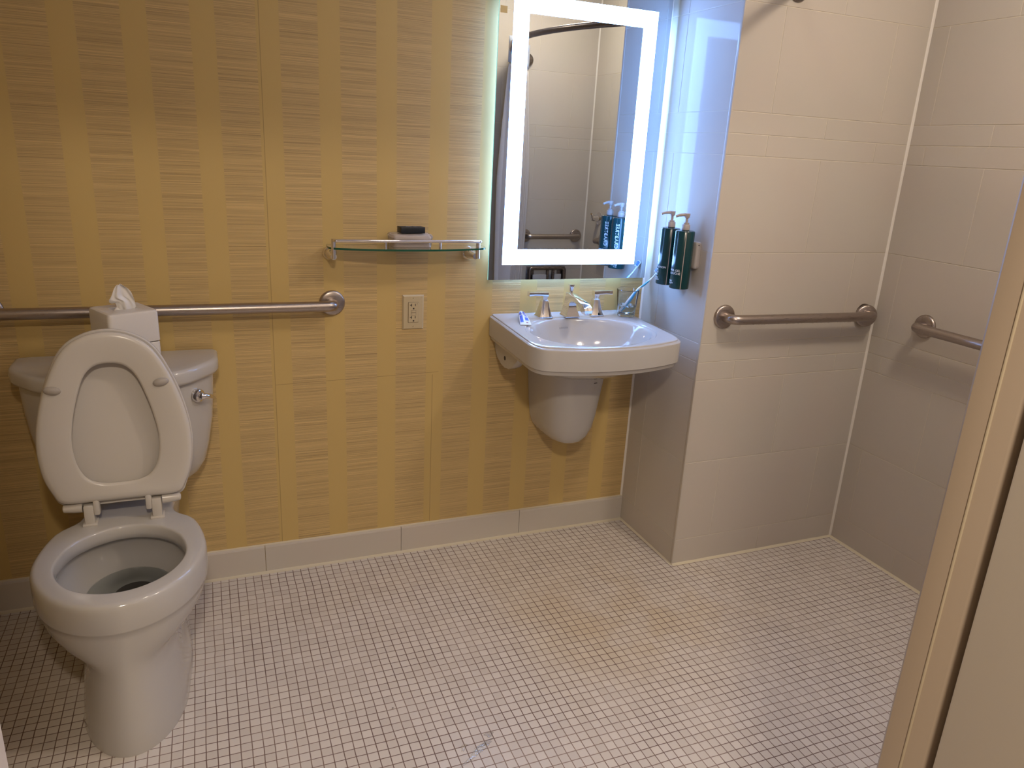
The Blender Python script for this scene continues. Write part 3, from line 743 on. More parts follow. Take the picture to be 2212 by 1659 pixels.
# shroud
def shr(z, w, d, k=1.0):
    p = [(SX+0.000-w, -0.0005), (SX+0.000-w*0.97, -d+0.07), (SX+0.000-w*0.62, -d+0.012), (SX+0.000, -d), (SX+0.000+w*0.62, -d+0.012), (SX+0.000+w*0.97, -d+0.07), (SX+0.000+w, -0.0005)]
    return [(q.x, q.y, z) for q in rpoly(p, [0.004, 0.05, 0.05, 0.08, 0.05, 0.05, 0.004], 7)]
bm = bmesh.new(); loft(bm, [shr(0.775, 0.121, 0.262), shr(0.70, 0.115, 0.252), shr(0.62, 0.108, 0.242), shr(0.55, 0.102, 0.232), shr(0.50, 0.095, 0.222), shr(0.468, 0.084, 0.210), shr(0.445, 0.068, 0.194), shr(0.433, 0.048, 0.170), shr(0.428, 0.026, 0.135)])
sh = obj('trap_shroud', bm, M['porc'], sk, ang=60)
bm = bmesh.new(); tbox(bm, (SX+0.040, -0.2415, 0.684), 0.014, 0.006, 0.0028, Matrix.Rotation(radians(14), 3, 'Z'), 0.001); obj('shroud_slot', bm, M['dark'], sh)
# maker's mark in the basin
bm = bmesh.new()
bpy.context.view_layer.update()
def on_basin(a, b):
    # drop the letters onto the back wall of the bowl
    x_, z_ = BCX-0.044+a, 0.8460+b
    hit, loc, nor, _ = basin.ray_cast(Vector((x_, BCY, z_)), Vector((0, 1, 0)))
    return (x_, (loc.y if hit else BCY+0.15)-0.0007, z_)
text_bm(bm, 'KOHLER', 0.0082, on_basin, spacing=1.2)
obj('maker_mark', bm, M['greyprint'], sk, False)

# faucet
def sq_loft(bm, cx, cy, secs):
    """secs: (z, hx, hy, dx, dy)"""
    loft(bm, [[(cx+dx+p.x, cy+dy+p.y, z) for p in rpoly([(-hx, -hy), (hx, -hy), (hx, hy), (-hx, hy)], min(hx, hy)*0.12, 2)] for z, hx, hy, dx, dy in secs])
FY = -0.060; zd = zt(FY)
fau = thing('faucet', 'chrome two-handle faucet with lift rod on the back of the white sink', 'faucet', (-0.334, FY, zd))
def handle(cx, sgn):
    bm = bmesh.new()
    sq_loft(bm, cx, FY, [(zd, 0.0265, 0.0265, 0, 0), (zd+0.0035, 0.0265, 0.0265, 0, 0), (zd+0.004, 0.0245, 0.0245, 0, 0), (zd+0.015, 0.0205, 0.0205, 0, 0), (zd+0.035, 0.0155, 0.0155, 0, 0), (zd+0.052, 0.0125, 0.0125, 0, 0), (zd+0.058, 0.0115, 0.0115, 0, 0), (zd+0.064, 0.006, 0.006, 0, 0)])
    t = obj('handle', bm, M['chrome'], fau, ang=25)
    bm = bmesh.new()
    sq_loft(bm, cx, FY, [(zd+0.063, 0.0075, 0.0075, 0, 0), (zd+0.070, 0.009, 0.009, 0, 0), (zd+0.076, 0.0105, 0.0105, 0, 0)])
    # lever arm: flat bar running outward
    secs = [(-0.011, 0.0105, 0.010), (0.0, 0.0105, 0.010), (0.015, 0.0105, 0.0065), (0.04, 0.010, 0.0062), (0.062, 0.0110, 0.0085)]
    rr = []
    for s, hy, hz in secs:
        rr.append([(cx+sgn*s, FY+p.x, zd+0.081+0.001*s/0.06+p.y) for p in rpoly([(-hy, -hz+(0.010-0.0085)), (hy, -hz+0.0015), (hy, 0.0085), (-hy, 0.0085)], 0.0015, 2)])
    loft(bm, rr); obj('lever', bm, M['chrome'], t, ang=25)
handle(-0.437, -1)
handle(-0.233, 1)
t = fau
bm = bmesh.new()
# side silhouette (y forward negative, z up) extruded in x with varying width
top = [(0.027, 0.0), (0.024, 0.016), (0.018, 0.044), (0.0155, 0.068), (0.012, 0.083), (-0.012, 0.0825), (-0.055, 0.0765), (-0.095, 0.0700), (-0.122, 0.0635), (-0.136, 0.055), (-0.141, 0.046), (-0.140, 0.037)]
bot = [(-0.029, 0.0), (-0.0255, 0.014), (-0.021, 0.030), (-0.019, 0.042), (-0.021, 0.052), (-0.032, 0.0600), (-0.052, 0.0615), (-0.080, 0.0575), (-0.099, 0.0505), (-0.110, 0.041), (-0.114, 0.036), (-0.117, 0.034)]
wid = [0.0265, 0.022, 0.0165, 0.0145, 0.0135, 0.0135, 0.0140, 0.0145, 0.0150, 0.0150, 0.0145, 0.013]
rr = []
for (ty, tz), (by, bz), w in zip(top, bot, wid):
    rr.append([(-0.334-w, FY+by, zd+bz), (-0.334-w, FY+ty, zd+tz), (-0.334-w*0.82, FY+ty+(0.0008 if ty > 0 else 0), zd+tz+0.0012), (-0.334+w*0.82, FY+ty+(0.0008 if ty > 0 else 0), zd+tz+0.0012), (-0.334+w, FY+ty, zd+tz), (-0.334+w, FY+by, zd+bz)])
loft(bm, rr)
sq_loft(bm, -0.334, FY, [(zd-0.0002, 0.0285, 0.0295, 0, 0), (zd+0.0025, 0.0285, 0.0295, 0, 0), (zd+0.003, 0.026, 0.027, 0, 0)])
sp = obj('spout', bm, M['chrome'], t, ang=28)
bm = bmesh.new(); lathe(bm, [(0.010, 0.0), (0.010, -0.006), (0.008, -0.007)], (-0.334, FY-0.128, zd+0.0375), (0, 0, 1), 24); obj('aerator', bm, M['chrome'], t)
bm = bmesh.new(); sq_loft(bm, -0.334, FY+0.002, [(zd+0.078, 0.0045, 0.0045, 0, 0), (zd+0.090, 0.0045, 0.0045, 0, 0), (zd+0.0905, 0.0065, 0.0055, 0, 0), (zd+0.104, 0.0075, 0.0062, 0, 0), (zd+0.111, 0.0092, 0.0072, 0, 0), (zd+0.1135, 0.0085, 0.0066, 0, 0)]); obj('lift_rod', bm, M['chrome'], t, ang=25)

# tumbler, water, toothbrush
gx, gy = -0.118, -0.088; gz = zt(gy)+0.001
tg = thing('drinking_glass', 'clear drinking glass holding a toothbrush, on the right of the sink', 'glass', (gx, gy, gz))
bm = bmesh.new(); lathe(bm, [(0.0, 0.0), (0.0300, 0.0), (0.0320, 0.002), (0.0405, 0.094), (0.0410, 0.096), (0.0398, 0.097), (0.0386, 0.095), (0.0305, 0.012), (0.0275, 0.009), (0.0, 0.0085)], (gx, gy, gz), n=64, cap0=False, cap1=False)
bmesh.ops.remove_doubles(bm, verts=bm.verts[:], dist=1e-4); obj('glass_wall', bm, M['glass'], tg, ang=60)
bm = bmesh.new(); lathe(bm, [(0.0, 0.0090), (0.0272, 0.0093), (0.0303, 0.0125), (0.0330, 0.037), (0.0, 0.037)], (gx, gy, gz), n=64, cap0=False, cap1=False)
bmesh.ops.remove_doubles(bm, verts=bm.verts[:], dist=1e-4); obj('glass_water', bm, M['water'], tg, ang=30)

tbh = thing('toothbrush', 'white and blue toothbrush leaning in the drinking glass', 'toothbrush', (gx, gy, gz+0.01))
A = Vector((-0.138, -0.083, gz+0.015)); Bp = Vector((-0.083, -0.098, gz+0.098)); Cp = Vector((-0.062, -0.102, 0.998)); Dp = Vector((-0.036, -0.107, 1.022)); Ep = Vector((-0.016, -0.110, 1.046))
path = catmull([A, A.lerp(Bp, 0.33), A.lerp(Bp, 0.66), Bp, Cp, Dp, Ep], 6, False)
rad = []
for i in range(len(path)):
    t_ = i/(len(path)-1)
    rad.append(0.0035+0.0030*math.exp(-((t_-0.22)/0.16)**2) if t_ < 0.5 else max(0.0024, 0.0044-0.004*(t_-0.5)))
bm = bmesh.new(); tube(bm, path, rad, 14); obj('brush_handle', bm, M['brushw'], tbh)
bm = bmesh.new(); gp = [p+Vector((0.0008, -0.0026, -0.0010)) for p in path[1:19]]; tube(bm, gp, [0.0016+0.0040*math.sin(pi*(i+1)/20) for i in range(18)], 12); obj('brush_grip', bm, M['brushb'], tbh, label='blue grip of the toothbrush')
bm = bmesh.new(); gp = [p+Vector((-0.0006, -0.0022, 0.0008)) for p in path[20:29]]; tube(bm, gp, [0.0012+0.0026*math.sin(pi*(i+1)/10) for i in range(9)], 12); obj('thumb_rest', bm, M['brushb'], tbh, label='blue thumb rest of the toothbrush')
hd = (Ep-Dp).normalized(); up = Vector((-0.72, 0, 0.69)); up = (up-hd*up.dot(hd)).normalized(); sd = hd.cross(up)
R3 = Matrix((hd, sd, up)).transposed()
bm = bmesh.new(); tbox(bm, Ep+hd*0.006, 0.030, 0.011, 0.0045, R3, 0.002); obj('brush_head', bm, M['brushw'], tbh)
bm = bmesh.new()
for i in range(7):
    for k in range(3):
        tbox(bm, Ep+hd*(0.006-0.011+0.0037*i)+sd*(k-1)*0.0031+up*0.0068, 0.0028, 0.0025, 0.0105, R3, 0.0004, 1 if i in (0, 6) else 0)
obj('bristles', bm, [M['bristle'], M['brushw']], tbh, False)

# toothpaste tube
p0 = Vector((-0.513, -0.035)); p1 = Vector((-0.548, -0.165))
tp = thing('toothpaste_tube', 'small flattened white and blue toothpaste tube on the left of the sink', 'toothpaste', (p0.x, p0.y, zt(p0.y)))
ax = (p1-p0).normalized(); pr_ = Vector((-ax.y, ax.x)); L = (p1-p0).length
def tsec(s, w, h):
    c = p0+ax*s; zb = zt(c.y)+0.0012; n_ = 24
    return [(c.x+pr_.x*w*cos(2*pi*i/n_), c.y+pr_.y*w*cos(2*pi*i/n_), zb+h+h*sin(2*pi*i/n_)) for i in range(n_)]
bm = bmesh.new(); loft(bm, [tsec(0.012, 0.006, 0.006), tsec(0.014, 0.011, 0.009), tsec(0.03, 0.0135, 0.010), tsec(0.07, 0.0165, 0.009), tsec(0.105, 0.0185, 0.0055), tsec(L-0.006, 0.0195, 0.0015), tsec(L, 0.0195, 0.0013)])
obj('tube_body', bm, M['tube'], tp)
bm = bmesh.new(); loft(bm, [tsec(-0.004, 0.006, 0.006), tsec(-0.003, 0.0075, 0.0075), tsec(0.012, 0.0085, 0.008)]); obj('cap', bm, M['tube'], tp)
bm = bmesh.new()
def on_tube(s, q):
    import bisect
    S = [(0.012, 0.006, 0.006), (0.014, 0.011, 0.009), (0.03, 0.0135, 0.010), (0.07, 0.0165, 0.009), (0.105, 0.0185, 0.0055), (L-0.006, 0.0195, 0.0015), (L, 0.0195, 0.0013)]
    for (a, w0, h0), (b, w1, h1) in zip(S, S[1:]):
        if a <= s <= b:
            t_ = (s-a)/(b-a); w = w0+(w1-w0)*t_; h = h0+(h1-h0)*t_; break
    c = p0+ax*s; return (c.x+pr_.x*w*q, c.y+pr_.y*w*q, zt(c.y)+0.0012+h+h*sqrt(max(0, 1-q*q))+0.0003)
def patch(bm, s0, s1, q0, q1, mi):
    n_ = 8; G = [[bm.verts.new(on_tube(s0+(s1-s0)*i/n_, q0+(q1-q0)*j/n_)) for j in range(n_+1)] for i in range(n_+1)]
    for i in range(n_):
        for j in range(n_):
            f = bm.faces.new((G[i][j], G[i+1][j], G[i+1][j+1], G[i][j+1])); f.material_index = mi
for s0, s1, q0, q1 in ((0.028, 0.060, -0.85, -0.35), (0.066, 0.118, -0.85, -0.30), (0.030, 0.046, -0.05, 0.45), (0.052, 0.062, -0.10, 0.5), (0.086, 0.108, 0.05, 0.70), (0.070, 0.078, 0.1, 0.6)): patch(bm, s0, s1, q0, q1, 0)
patch(bm, 0.118, 0.124, 0.15, 0.5, 1)
obj('tube_print', bm, [M['tubeblue'], M['tubered']], tp)

# ------------------------------------------------------------------ pump bottles
BX = -0.049
def bottle(cy, lines, label):
    zb = 1.022; h = 0.193; r = 0.0325
    t = thing('pump_bottle', label, 'soap bottle', (BX, cy, zb), 'dark green pump bottles on the tiled chase')
    bm = bmesh.new(); lathe(bm, [(r-0.003, 0.0), (r-0.0008, 0.001), (r, 0.0035), (r, h-0.004), (r-0.0015, h-0.0012), (r-0.005, h), (0.0125, h+0.001), (0.0125, h+0.003)], (BX, cy, zb), n=64)
    b_ = obj('bottle_body', bm, M['bottle'], t)
    bm = bmesh.new(); lathe(bm, [(0.0125, 0), (0.0135, 0.001), (0.0135, 0.016), (0.0125, 0.0175), (0.0095, 0.018), (0.0095, 0.023), (0.0045, 0.0235), (0.0045, 0.041)], (BX, cy, zb+h+0.002), n=32)
    pm = obj('pump_collar', bm, M['pump'], t)
    bm = bmesh.new(); z_ = zb+h+0.040
    lathe(bm, [(0.0065, 0.0), (0.0085, 0.003), (0.0100, 0.013), (0.0095, 0.0155), (0.004, 0.016)], (BX, cy, z_), n=28)
    tube(bm, catmull([(BX, cy, z_+0.0105), (BX-0.012, cy+0.003, z_+0.0105), (BX-0.026, cy+0.007, z_+0.0085), (BX-0.038, cy+0.010, z_+0.0045)], 5, False), [0.0058]*5+[0.005]*5+[0.0042]*5+[0.0035], 14)
    obj('pump_head', bm, M['pump'], t)
    bm = bmesh.new()
    def wrap(phi0, z0, rotv=False):
        def f(a, b):
            if rotv: u_, v_ = -b, a       # text runs upward
            else: u_, v_ = a, b
            # text left edge at phi0 (toward +y), running toward -y
            ph = phi0 - u_/r
            return (BX-(r+0.0003)*cos(ph), cy+(r+0.0003)*sin(ph), z0+v_)
        return f
    ph = radians(62)
    text_bm(bm, 'CRABTREE', 0.0185, wrap(ph-0.0155/r, zb+0.078, True), spacing=1.08)
    obj('brand_print', bm, M['print'], b_, False, label='white upright lettering on the bottle')
    bm = bmesh.new()
    for s, size, z_ in lines:
        if s == '-':
            text_bm(bm, '________', 0.004, wrap(ph, zb+z_))
        else: text_bm(bm, s, size, wrap(ph, zb+z_), spacing=1.08)
    obj('label_print', bm, M['print'], b_, False, label='small white lettering low on the bottle')
    bm = bmesh.new()
    ring = []
    for zz in (zb+0.0015, zb+h-0.003):
        ring.append([(BX-(r+e)*cos(a_), cy+(r+e)*sin(a_), zz) for a_, e in ((radians(-66), -0.001), (radians(-66), 0.0006), (radians(-62), 0.0006), (radians(-62), -0.001))])
    loft(bm, ring); obj('clear_strip', bm, M['pump'], b_, label='pale level strip down the side of the bottle')
L1 = [('-', 0, 0.0705), ('BODY LOTION', 0.0090, 0.0575), ('LOTION', 0.0090, 0.0485), ('POUR LE', 0.0090, 0.0400), ('CORPS', 0.0100, 0.0305), ('CRABTREE', 0.0048, 0.0262), ('CRABTREE', 0.0075, 0.0205), ('& EVELYN™', 0.0075, 0.0135), ('300 ml', 0.0045, 0.0070)]
L2 = [('-', 0, 0.0705), ('SHOWER GEL', 0.0100, 0.0590), ('GEL DOUCHE', 0.0100, 0.0490), ('CRABTREE', 0.0075, 0.0235), ('& EVELYN™', 0.0075, 0.0160), ('300 ml', 0.0045, 0.0080)]
bottle(-0.2975, L2, 'dark green shower gel pump bottle, the nearer of two on the tiled chase')
bottle(-0.2120, L1, 'dark green body lotion pump bottle, the one nearer the mirror')
t = thing('bottle_bracket', 'light grey wall bracket holding the two pump bottles', 'bracket', (0, -0.255, 1.09))
bm = bmesh.new(); loft(bm, [[(x_, -0.25+p.x*k, 1.135+p.y*k) for p in rpoly([(-0.078, -0.045), (0.078, -0.045), (0.078, 0.045), (-0.078, 0.045)], 0.012, 6)] for x_, k in ((0.0, 0.97), (-0.0006, 1.0), (-0.0110, 1.0), (-0.0150, 0.96), (-0.0166, 0.90))])
obj('back_plate', bm, M['bracket'], t)
bm = bmesh.new(); tbox(bm, (-0.010, -0.3285, 1.170), 0.004, 0.0022, 0.0022); obj('key_hole', bm, M['slot'], t, False)

# ------------------------------------------------------------------ glass shelf
t = thing('glass_shelf', 'glass shelf with chrome gallery rail, on the papered wall left of the mirror', 'shelf', (-0.925, 0, 1.08))
GZ = 1.126
plan = [(-1.180, -0.012), (-1.183, -0.070), (-1.168, -0.098), (-1.05, -0.128), (-0.925, -0.138), (-0.80, -0.128), (-0.684, -0.098), (-0.667, -0.070), (-0.670, -0.012)]
rp = rpoly(plan, [0.004, 0.02, 0.03, 0.07, 0.07, 0.07, 0.03, 0.02, 0.004], 6)
bm = bmesh.new()
T_ = [bm.verts.new((p.x, p.y, GZ+0.003)) for p in rp]; B_ = [bm.verts.new((p.x, p.y, GZ-0.003)) for p in rp]
bm.faces.new(T_); bm.faces.new(list(reversed(B_)))
n_ = len(rp)
for i in range(n_):
    f = bm.faces.new((T_[i], T_[(i+1) % n_], B_[(i+1) % n_], B_[i])); f.material_index = 1
obj('glass_plate', bm, [M['glass'], M['greenedge']], t, False)
bm = bmesh.new()
RZ = 1.1510; ry = -0.105
tube(bm, fillet([(-1.166, -0.080, RZ-0.012), (-1.166, -0.082, RZ), (-1.166, ry, RZ), (-0.699, ry, RZ), (-0.699, -0.082, RZ), (-0.699, -0.080, RZ-0.012)], 0.006, 5), 0.0052, 20); obj('rail', bm, M['chrome'], t)
for x_ in (-1.171, -0.704):
    xw = x_+ (0.004 if x_ < -1 else -0.003)
    bm = bmesh.new(); tube(bm, [(x_+0.003, -0.085, RZ+0.004), (x_+0.003, -0.085, 1.094)], 0.0070, 20); obj('post', bm, M['chrome'], t)
    bm = bmesh.new(); lathe(bm, [(0.0225, 0), (0.0230, 0.003), (0.0215, 0.008), (0.0165, 0.013), (0.0150, 0.030), (0.0120, 0.060), (0.0095, 0.084)], (xw, 0, 1.100), (0, -1, 0), 36); obj('wall_mount', bm, M['chrome'], t)
for x_ in (-1.012, -0.836):
    bm = bmesh.new(); tube(bm, [(x_, ry, RZ), (x_, ry, GZ-0.006)], 0.0042, 16); obj('rail_stud', bm, M['chrome'], t)

# wrapped bundle and carton on the shelf
t = thing('wrapped_bundle', 'clear plastic wrapped bundle lying on the glass shelf under the black box', 'packet', (-0.922, -0.062, GZ+0.003))
bm = bmesh.new()
def blob(z, hx, hy, am, dx=0.0):
    base = rpoly([(-hx, -hy), (hx, -hy), (hx, hy), (-hx, hy)], 0.010, 5)
    return [(-0.922+dx+p.x+am*sin(i*1.7), -0.057+p.y+am*cos(i*2.3), z+am*0.6*sin(i*1.1)) for i, p in enumerate(base)]
zb = GZ+0.0035
loft(bm, [blob(zb, 0.058, 0.031, 0), blob(zb+0.001, 0.060, 0.033, 0), blob(zb+0.012, 0.058, 0.031, 0), blob(zb+0.022, 0.060, 0.032, 0), blob(zb+0.030, 0.062, 0.033, 0.0), blob(zb+0.036, 0.058, 0.030, 0), blob(zb+0.038, 0.05, 0.025, 0)])
obj('folded_contents', bm, M['towel'], t)
bm = bmesh.new()
loft(bm, [blob(zb-0.0002, 0.062, 0.0345, 0), blob(zb+0.008, 0.064, 0.035, 0.0004), blob(zb+0.025, 0.065, 0.036, 0.0008), blob(zb+0.034, 0.067, 0.037, 0.0014), blob(zb+0.0405, 0.064, 0.033, 0.0010), blob(zb+0.0415, 0.055, 0.027, 0.0002)])
obj('plastic_wrap', bm, M['wrap'], t, ang=20)
t = thing('soap_carton', 'small black soap box with pale print, on top of the shelf bundle', 'soap box', (-0.922, -0.06, zb+0.042))
zc = zb+0.0432
bm = bmesh.new(); rt = Matrix.Rotation(radians(4), 3, 'Z'); cc = Vector((-0.920, -0.062, zc+0.0095))
tbox(bm, cc, 0.079, 0.042, 0.019, rt, 0.0008); obj('carton', bm, M['soapbox'], t)
bm = bmesh.new()
def oncart(x0, y0):
    return lambda a, b: tuple(cc + rt @ Vector((x0-b, y0+a, 0.0098)))
text_bm(bm, 'CRABTREE', 0.0058, oncart(-0.012, -0.017)); text_bm(bm, '& EVELYN', 0.0058, oncart(-0.004, -0.017)); text_bm(bm, 'SOAP', 0.0045, oncart(0.008, -0.015)); text_bm(bm, 'SAVON', 0.0045, oncart(0.014, -0.015))
obj('carton_print', bm, M['print'], t, False)

# ------------------------------------------------------------------ outlet
ox, oz = -0.895, 0.9015
t = thing('power_outlet', 'ivory power outlet on the papered wall below the glass shelf', 'outlet', (ox, 0, oz))
bm = bmesh.new()
loft(bm, [[(ox+sx_*w, y_, oz+sz_*h) for sx_, sz_ in ((-1, -1), (1, -1), (1, 1), (-1, 1))] for w, h, y_ in ((0.0365, 0.059, -0.0003), (0.0365, 0.059, -0.0022), (0.0325, 0.0548, -0.0062), (0.0318, 0.0540, -0.0064))])
pl = obj('cover_plate', bm, M['ivory'], t, False)
bm = bmesh.new(); loft(bm, [[(ox+p.x*k, y_, oz+p.y*k) for p in rpoly([(-0.0172, -0.0340), (0.0172, -0.0340), (0.0172, 0.0340), (-0.0172, 0.0340)], 0.002, 3)] for k, y_ in ((1.0, -0.0062), (1.0, -0.0085), (0.975, -0.0092))])
fc = obj('receptacle_face', bm, M['ivory'], t, False)
bm = bmesh.new(); loft(bm, [[(ox+p.x*1.045, -0.00655, oz+p.y*1.025) for p in rpoly([(-0.0172, -0.0340), (0.0172, -0.0340), (0.0172, 0.0340), (-0.0172, 0.0340)], 0.002, 3)], [(ox+p.x*1.0, -0.00655, oz+p.y*1.0) for p in rpoly([(-0.0172, -0.0340), (0.0172, -0.0340), (0.0172, 0.0340), (-0.0172, 0.0340)], 0.002, 3)]], True, False, False)
obj('face_gap', bm, M['dark'], t, False)
for cz in (0.0215, -0.0205):
    bm = bmesh.new()
    yb, ya = -0.0091, -0.0096
    box(bm, ox-0.0066-0.0010, ox-0.0066+0.0010, ya, yb, oz+cz-0.0005, oz+cz+0.0085)
    box(bm, ox-0.0125, ox-0.0060, ya, yb, oz+cz+0.0030, oz+cz+0.0050)
    box(bm, ox+0.0060-0.0010, ox+0.0060+0.0010, ya, yb, oz+cz+0.0005, oz+cz+0.0080)
    lathe(bm, [(0.0027, 0), (0.0027, 0.0005)], (ox+0.0002, yb, oz+cz-0.0080), (0, -1, 0), 20)
    obj('socket_slots', bm, M['slot'], fc, False)
for cz, h in ((0.0035, 0.0036), (-0.0056, 0.0036)):
    bm = bmesh.new(); box(bm, ox-0.0078, ox+0.0078, -0.0098, -0.0090, oz+cz-h, oz+cz+h, 0.0004); b2 = obj('button', bm, M['ivory'], fc)
    bm = bmesh.new(); box(bm, ox-0.0084, ox+0.0084, -0.0093, -0.0089, oz+cz-h-0.0006, oz+cz+h+0.0006); obj('button_gap', bm, M['dark'], b2, False)
for cz in (0.0485, -0.0485):
    bm = bmesh.new(); lathe(bm, [(0.0033, 0), (0.0030, 0.0006), (0.001, 0.0008)], (ox, -0.0063, oz+cz), (0, -1, 0), 20); s_ = obj('plate_screw', bm, M['ivory'], t)
    bm = bmesh.new(); tbox(bm, (ox, -0.0071, oz+cz), 0.0008, 0.0004, 0.0056, Matrix.Rotation(radians(25), 3, 'Y')); obj('screw_slot', bm, M['dark'], s_, False)
bm = bmesh.new(); lathe(bm, [(0.0009, 0), (0.0009, 0.0006)], (ox+0.0128, -0.0091, oz+0.0295), (0, -1, 0), 12); obj('indicator', bm, M['slot'], fc, False)

# ------------------------------------------------------------------ shower rod and curtain
def rod_pt(s):     # s 0 at the chase, 1 at the far wall
    y = -D + (YS+D)*s; x = 0.19+0.11*s - 0.32*(1-(2*s-1)**2)
    return Vector((x, y, 1.95))
t = thing('shower_rod', 'curved steel shower curtain rod across the top of the shower', 'curtain rod', rod_pt(0))
bm = bmesh.new(); tube(bm, [rod_pt(i/40) for i in range(41)], 0.0135, 24); obj('rod', bm, M['darkmetal'], t)
for s, d_ in ((0, (0, -1, 0)), (1, (0, 1, 0))):
    bm = bmesh.new(); p = rod_pt(s); lathe(bm, [(0.036, 0), (0.036, 0.006), (0.030, 0.014), (0.019, 0.018), (0.019, 0.034), (0.014, 0.036)], p, d_, 36); obj('rod_flange', bm, M['darkmetal'], t)
t = thing('shower_curtain', 'bunched pale shower curtain hanging at the far end of the rod', 'curtain', rod_pt(0.9))
bm = bmesh.new(); nU, nV = 150, 30; grid = []
for j in range(nV+1):
    v = j/nV; z = 1.885-1.78*v; row = []
    for i in range(nU+1):
        u = i/nU; s = 0.79+0.198*u
        p = rod_pt(s); tg_ = (rod_pt(min(1, s+0.01))-rod_pt(s-0.01)).normalized(); nn = Vector((-tg_.y, tg_.x, 0))
        amp = 0.022+0.030*min(1, v*3)+0.008*sin(v*5)
        w = sin(u*2*pi*8.5+0.6*sin(v*2.5))
        q = p+nn*(w*amp)+tg_*(0.012*sin(u*2*pi*17+v))
        row.append((q.x, q.y, z))
    grid.append(row)
sheet(bm, grid); ct = obj('curtain_cloth', bm, M['curtain'], t, ang=180)
m_ = ct.modifiers.new('thick', 'SOLIDIFY'); m_.thickness = 0.0012
bm = bmesh.new(); grid = []
for j in range(5):
    z = 2.025-0.13*j/4; row = []
    for i in range(nU+1):
        u = i/nU; s = 0.79+0.198*u; p = rod_pt(s); tg_ = (rod_pt(min(1, s+0.01))-rod_pt(s-0.01)).normalized(); nn = Vector((-tg_.y, tg_.x, 0))
        q = p+nn*(sin(u*2*pi*8.5)*0.024); row.append((q.x, q.y, z))
    grid.append(row)
sheet(bm, grid); cb = obj('curtain_header', bm, M['bandfab'], t, ang=180, label='grey blue header band of the curtain')
m_ = cb.modifiers.new('thick', 'SOLIDIFY'); m_.thickness = 0.0012

# ------------------------------------------------------------------ folded shower seat and valve (seen in the mirror)
t = thing('folding_bench', 'folded up bench on the shower wall, seen only in the mirror', 'bench', (0.50, YS, 0.74))
for xa in (0.585, 0.365):
    bm = bmesh.new(); box(bm, xa, xa+0.055, YS+0.0002, YS+0.010, 0.40, 0.735, 0.003); obj('wall_plate', bm, M['darkmetal'], t)
bm = bmesh.new(); tube(bm, fillet([(0.380, YS+0.030, 0.40), (0.380, YS+0.030, 0.728), (0.625, YS+0.030, 0.728), (0.625, YS+0.030, 0.40)], 0.02), 0.0125, 16); obj('outer_frame', bm, M['darkmetal'], t)
for x_ in (0.505, 0.545): 
    bm = bmesh.new(); tube(bm, [(x_, YS+0.030, 0.715), (x_, YS+0.030, 0.36)], 0.010, 14); obj('cross_tube', bm, M['darkmetal'], t)
bm = bmesh.new(); box(bm, 0.396, 0.490, YS+0.040, YS+0.054, 0.38, 0.69, 0.004); obj('bench_panel', bm, M['panel'], t)
bm = bmesh.new(); box(bm, 0.556, 0.605, YS+0.020, YS+0.034, 0.38, 0.69, 0.004); obj('side_panel', bm, M['panel'], t)
t = thing('shower_valve', 'small chrome shower valve lever on the right wall, seen only in the mirror', 'shower valve', (XR, -1.875, 1.07))
bm = bmesh.new(); lathe(bm, [(0.038, 0), (0.038, 0.003), (0.02, 0.008), (0.018, 0.03), (0.016, 0.05), (0.01, 0.054)], (XR, -1.875, 1.06), (-1, 0, 0), 32); obj('valve_body', bm, M['chrome'], t)
bm = bmesh.new(); tube(bm, [(XR-0.045, -1.875, 1.06), (XR-0.06, -1.86, 1.085), (XR-0.075, -1.84, 1.09)], [0.007, 0.006, 0.005], 12); obj('valve_lever', bm, M['chrome'], t)

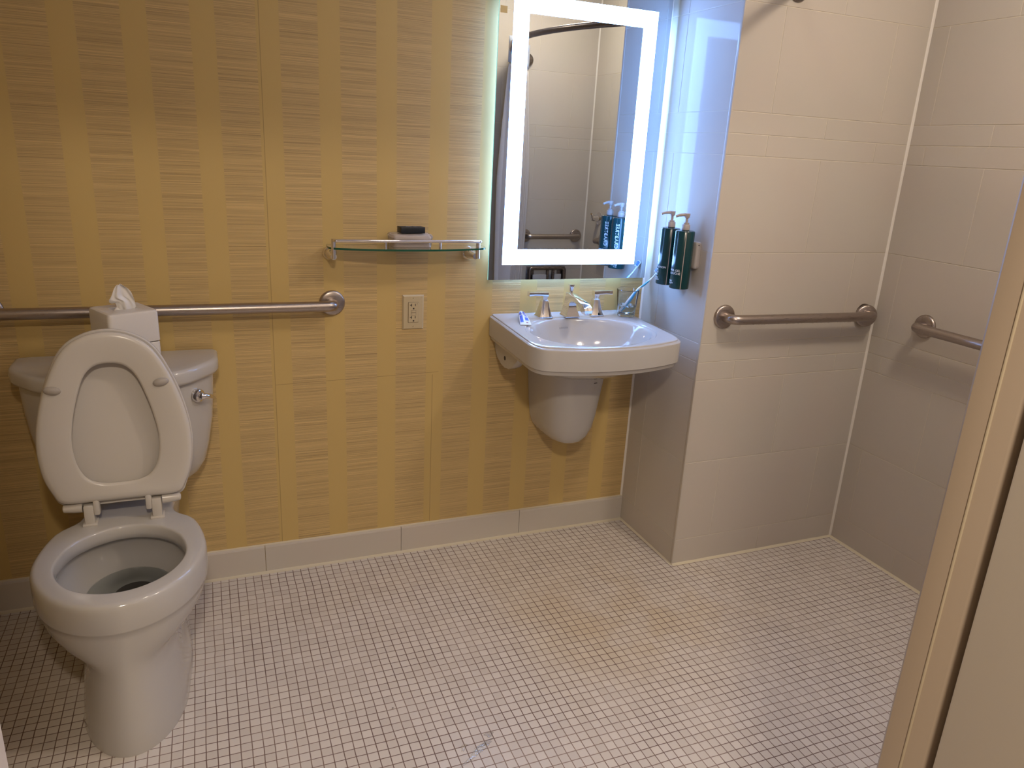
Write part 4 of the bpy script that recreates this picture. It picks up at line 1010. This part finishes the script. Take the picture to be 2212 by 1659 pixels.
# ------------------------------------------------------------------ puddle and speck on the floor
bm = bmesh.new()
for (cx, cy, a, b, r_) in ((-0.985, -1.012, 0.050, 0.008, 0.55), (-0.955, -0.990, 0.026, 0.006, 0.3), (-0.935, -0.965, 0.012, 0.009, 0.1), (-1.01, -0.985, 0.014, 0.006, 0.9)):
    n_ = 28; pts = []
    for i in range(n_):
        th = 2*pi*i/n_; rr_ = 1+0.22*sin(3*th+cx*40)+0.12*sin(5*th)
        px, py = a*rr_*cos(th), b*rr_*sin(th)
        pts.append((cx+px*cos(r_)-py*sin(r_), cy+px*sin(r_)+py*cos(r_)))
    loft(bm, [[(cx+(x_-cx)*k, cy+(y_-cy)*k, z_) for x_, y_ in pts] for k, z_ in ((1.0, 0.0002), (0.93, 0.0009), (0.7, 0.0013), (0.3, 0.0014))])
tag(obj('water_puddle', bm, M['film'], None), 'small spilled water puddle on the mosaic floor at the bottom of the picture', 'puddle')
bm = bmesh.new(); bmesh.ops.create_icosphere(bm, subdivisions=2, radius=1, matrix=Matrix.Translation((-1.147, -0.794, 0.0009)) @ Matrix.Diagonal((0.0026, 0.0014, 0.0008, 1)))
tag(obj('dirt_speck', bm, M['dark'], None), 'tiny dark speck on the mosaic floor right of the toilet base', 'speck')

# ------------------------------------------------------------------ world, camera, colour
w = bpy.data.worlds.new('world'); SC.world = w; w.use_nodes = True
w.node_tree.nodes['Background'].inputs[0].default_value = (0.9, 0.85, 0.8, 1); w.node_tree.nodes['Background'].inputs[1].default_value = 0.02
cam = bpy.data.cameras.new('camera'); co = bpy.data.objects.new('camera', cam); COL.objects.link(co)
co.location = (-1.53077852, -2.40630387, 1.43914419)
co.rotation_euler = (radians(72.55670146), radians(-2.96507062), radians(-21.89783924))
cam.sensor_width = 36; cam.sensor_fit = 'HORIZONTAL'; cam.lens = 36*1606.9425915807053/2212
cam.clip_start = 0.02
SC.camera = co
SC.view_settings.view_transform = 'Standard'; SC.view_settings.look = 'None'; SC.view_settings.gamma = 1.0
SC.view_settings.use_curve_mapping = False; SC.view_settings.exposure = 0.0
SC.display_settings.display_device = 'sRGB'
SC.cycles.max_bounces = 10 if hasattr(SC, 'cycles') else 10
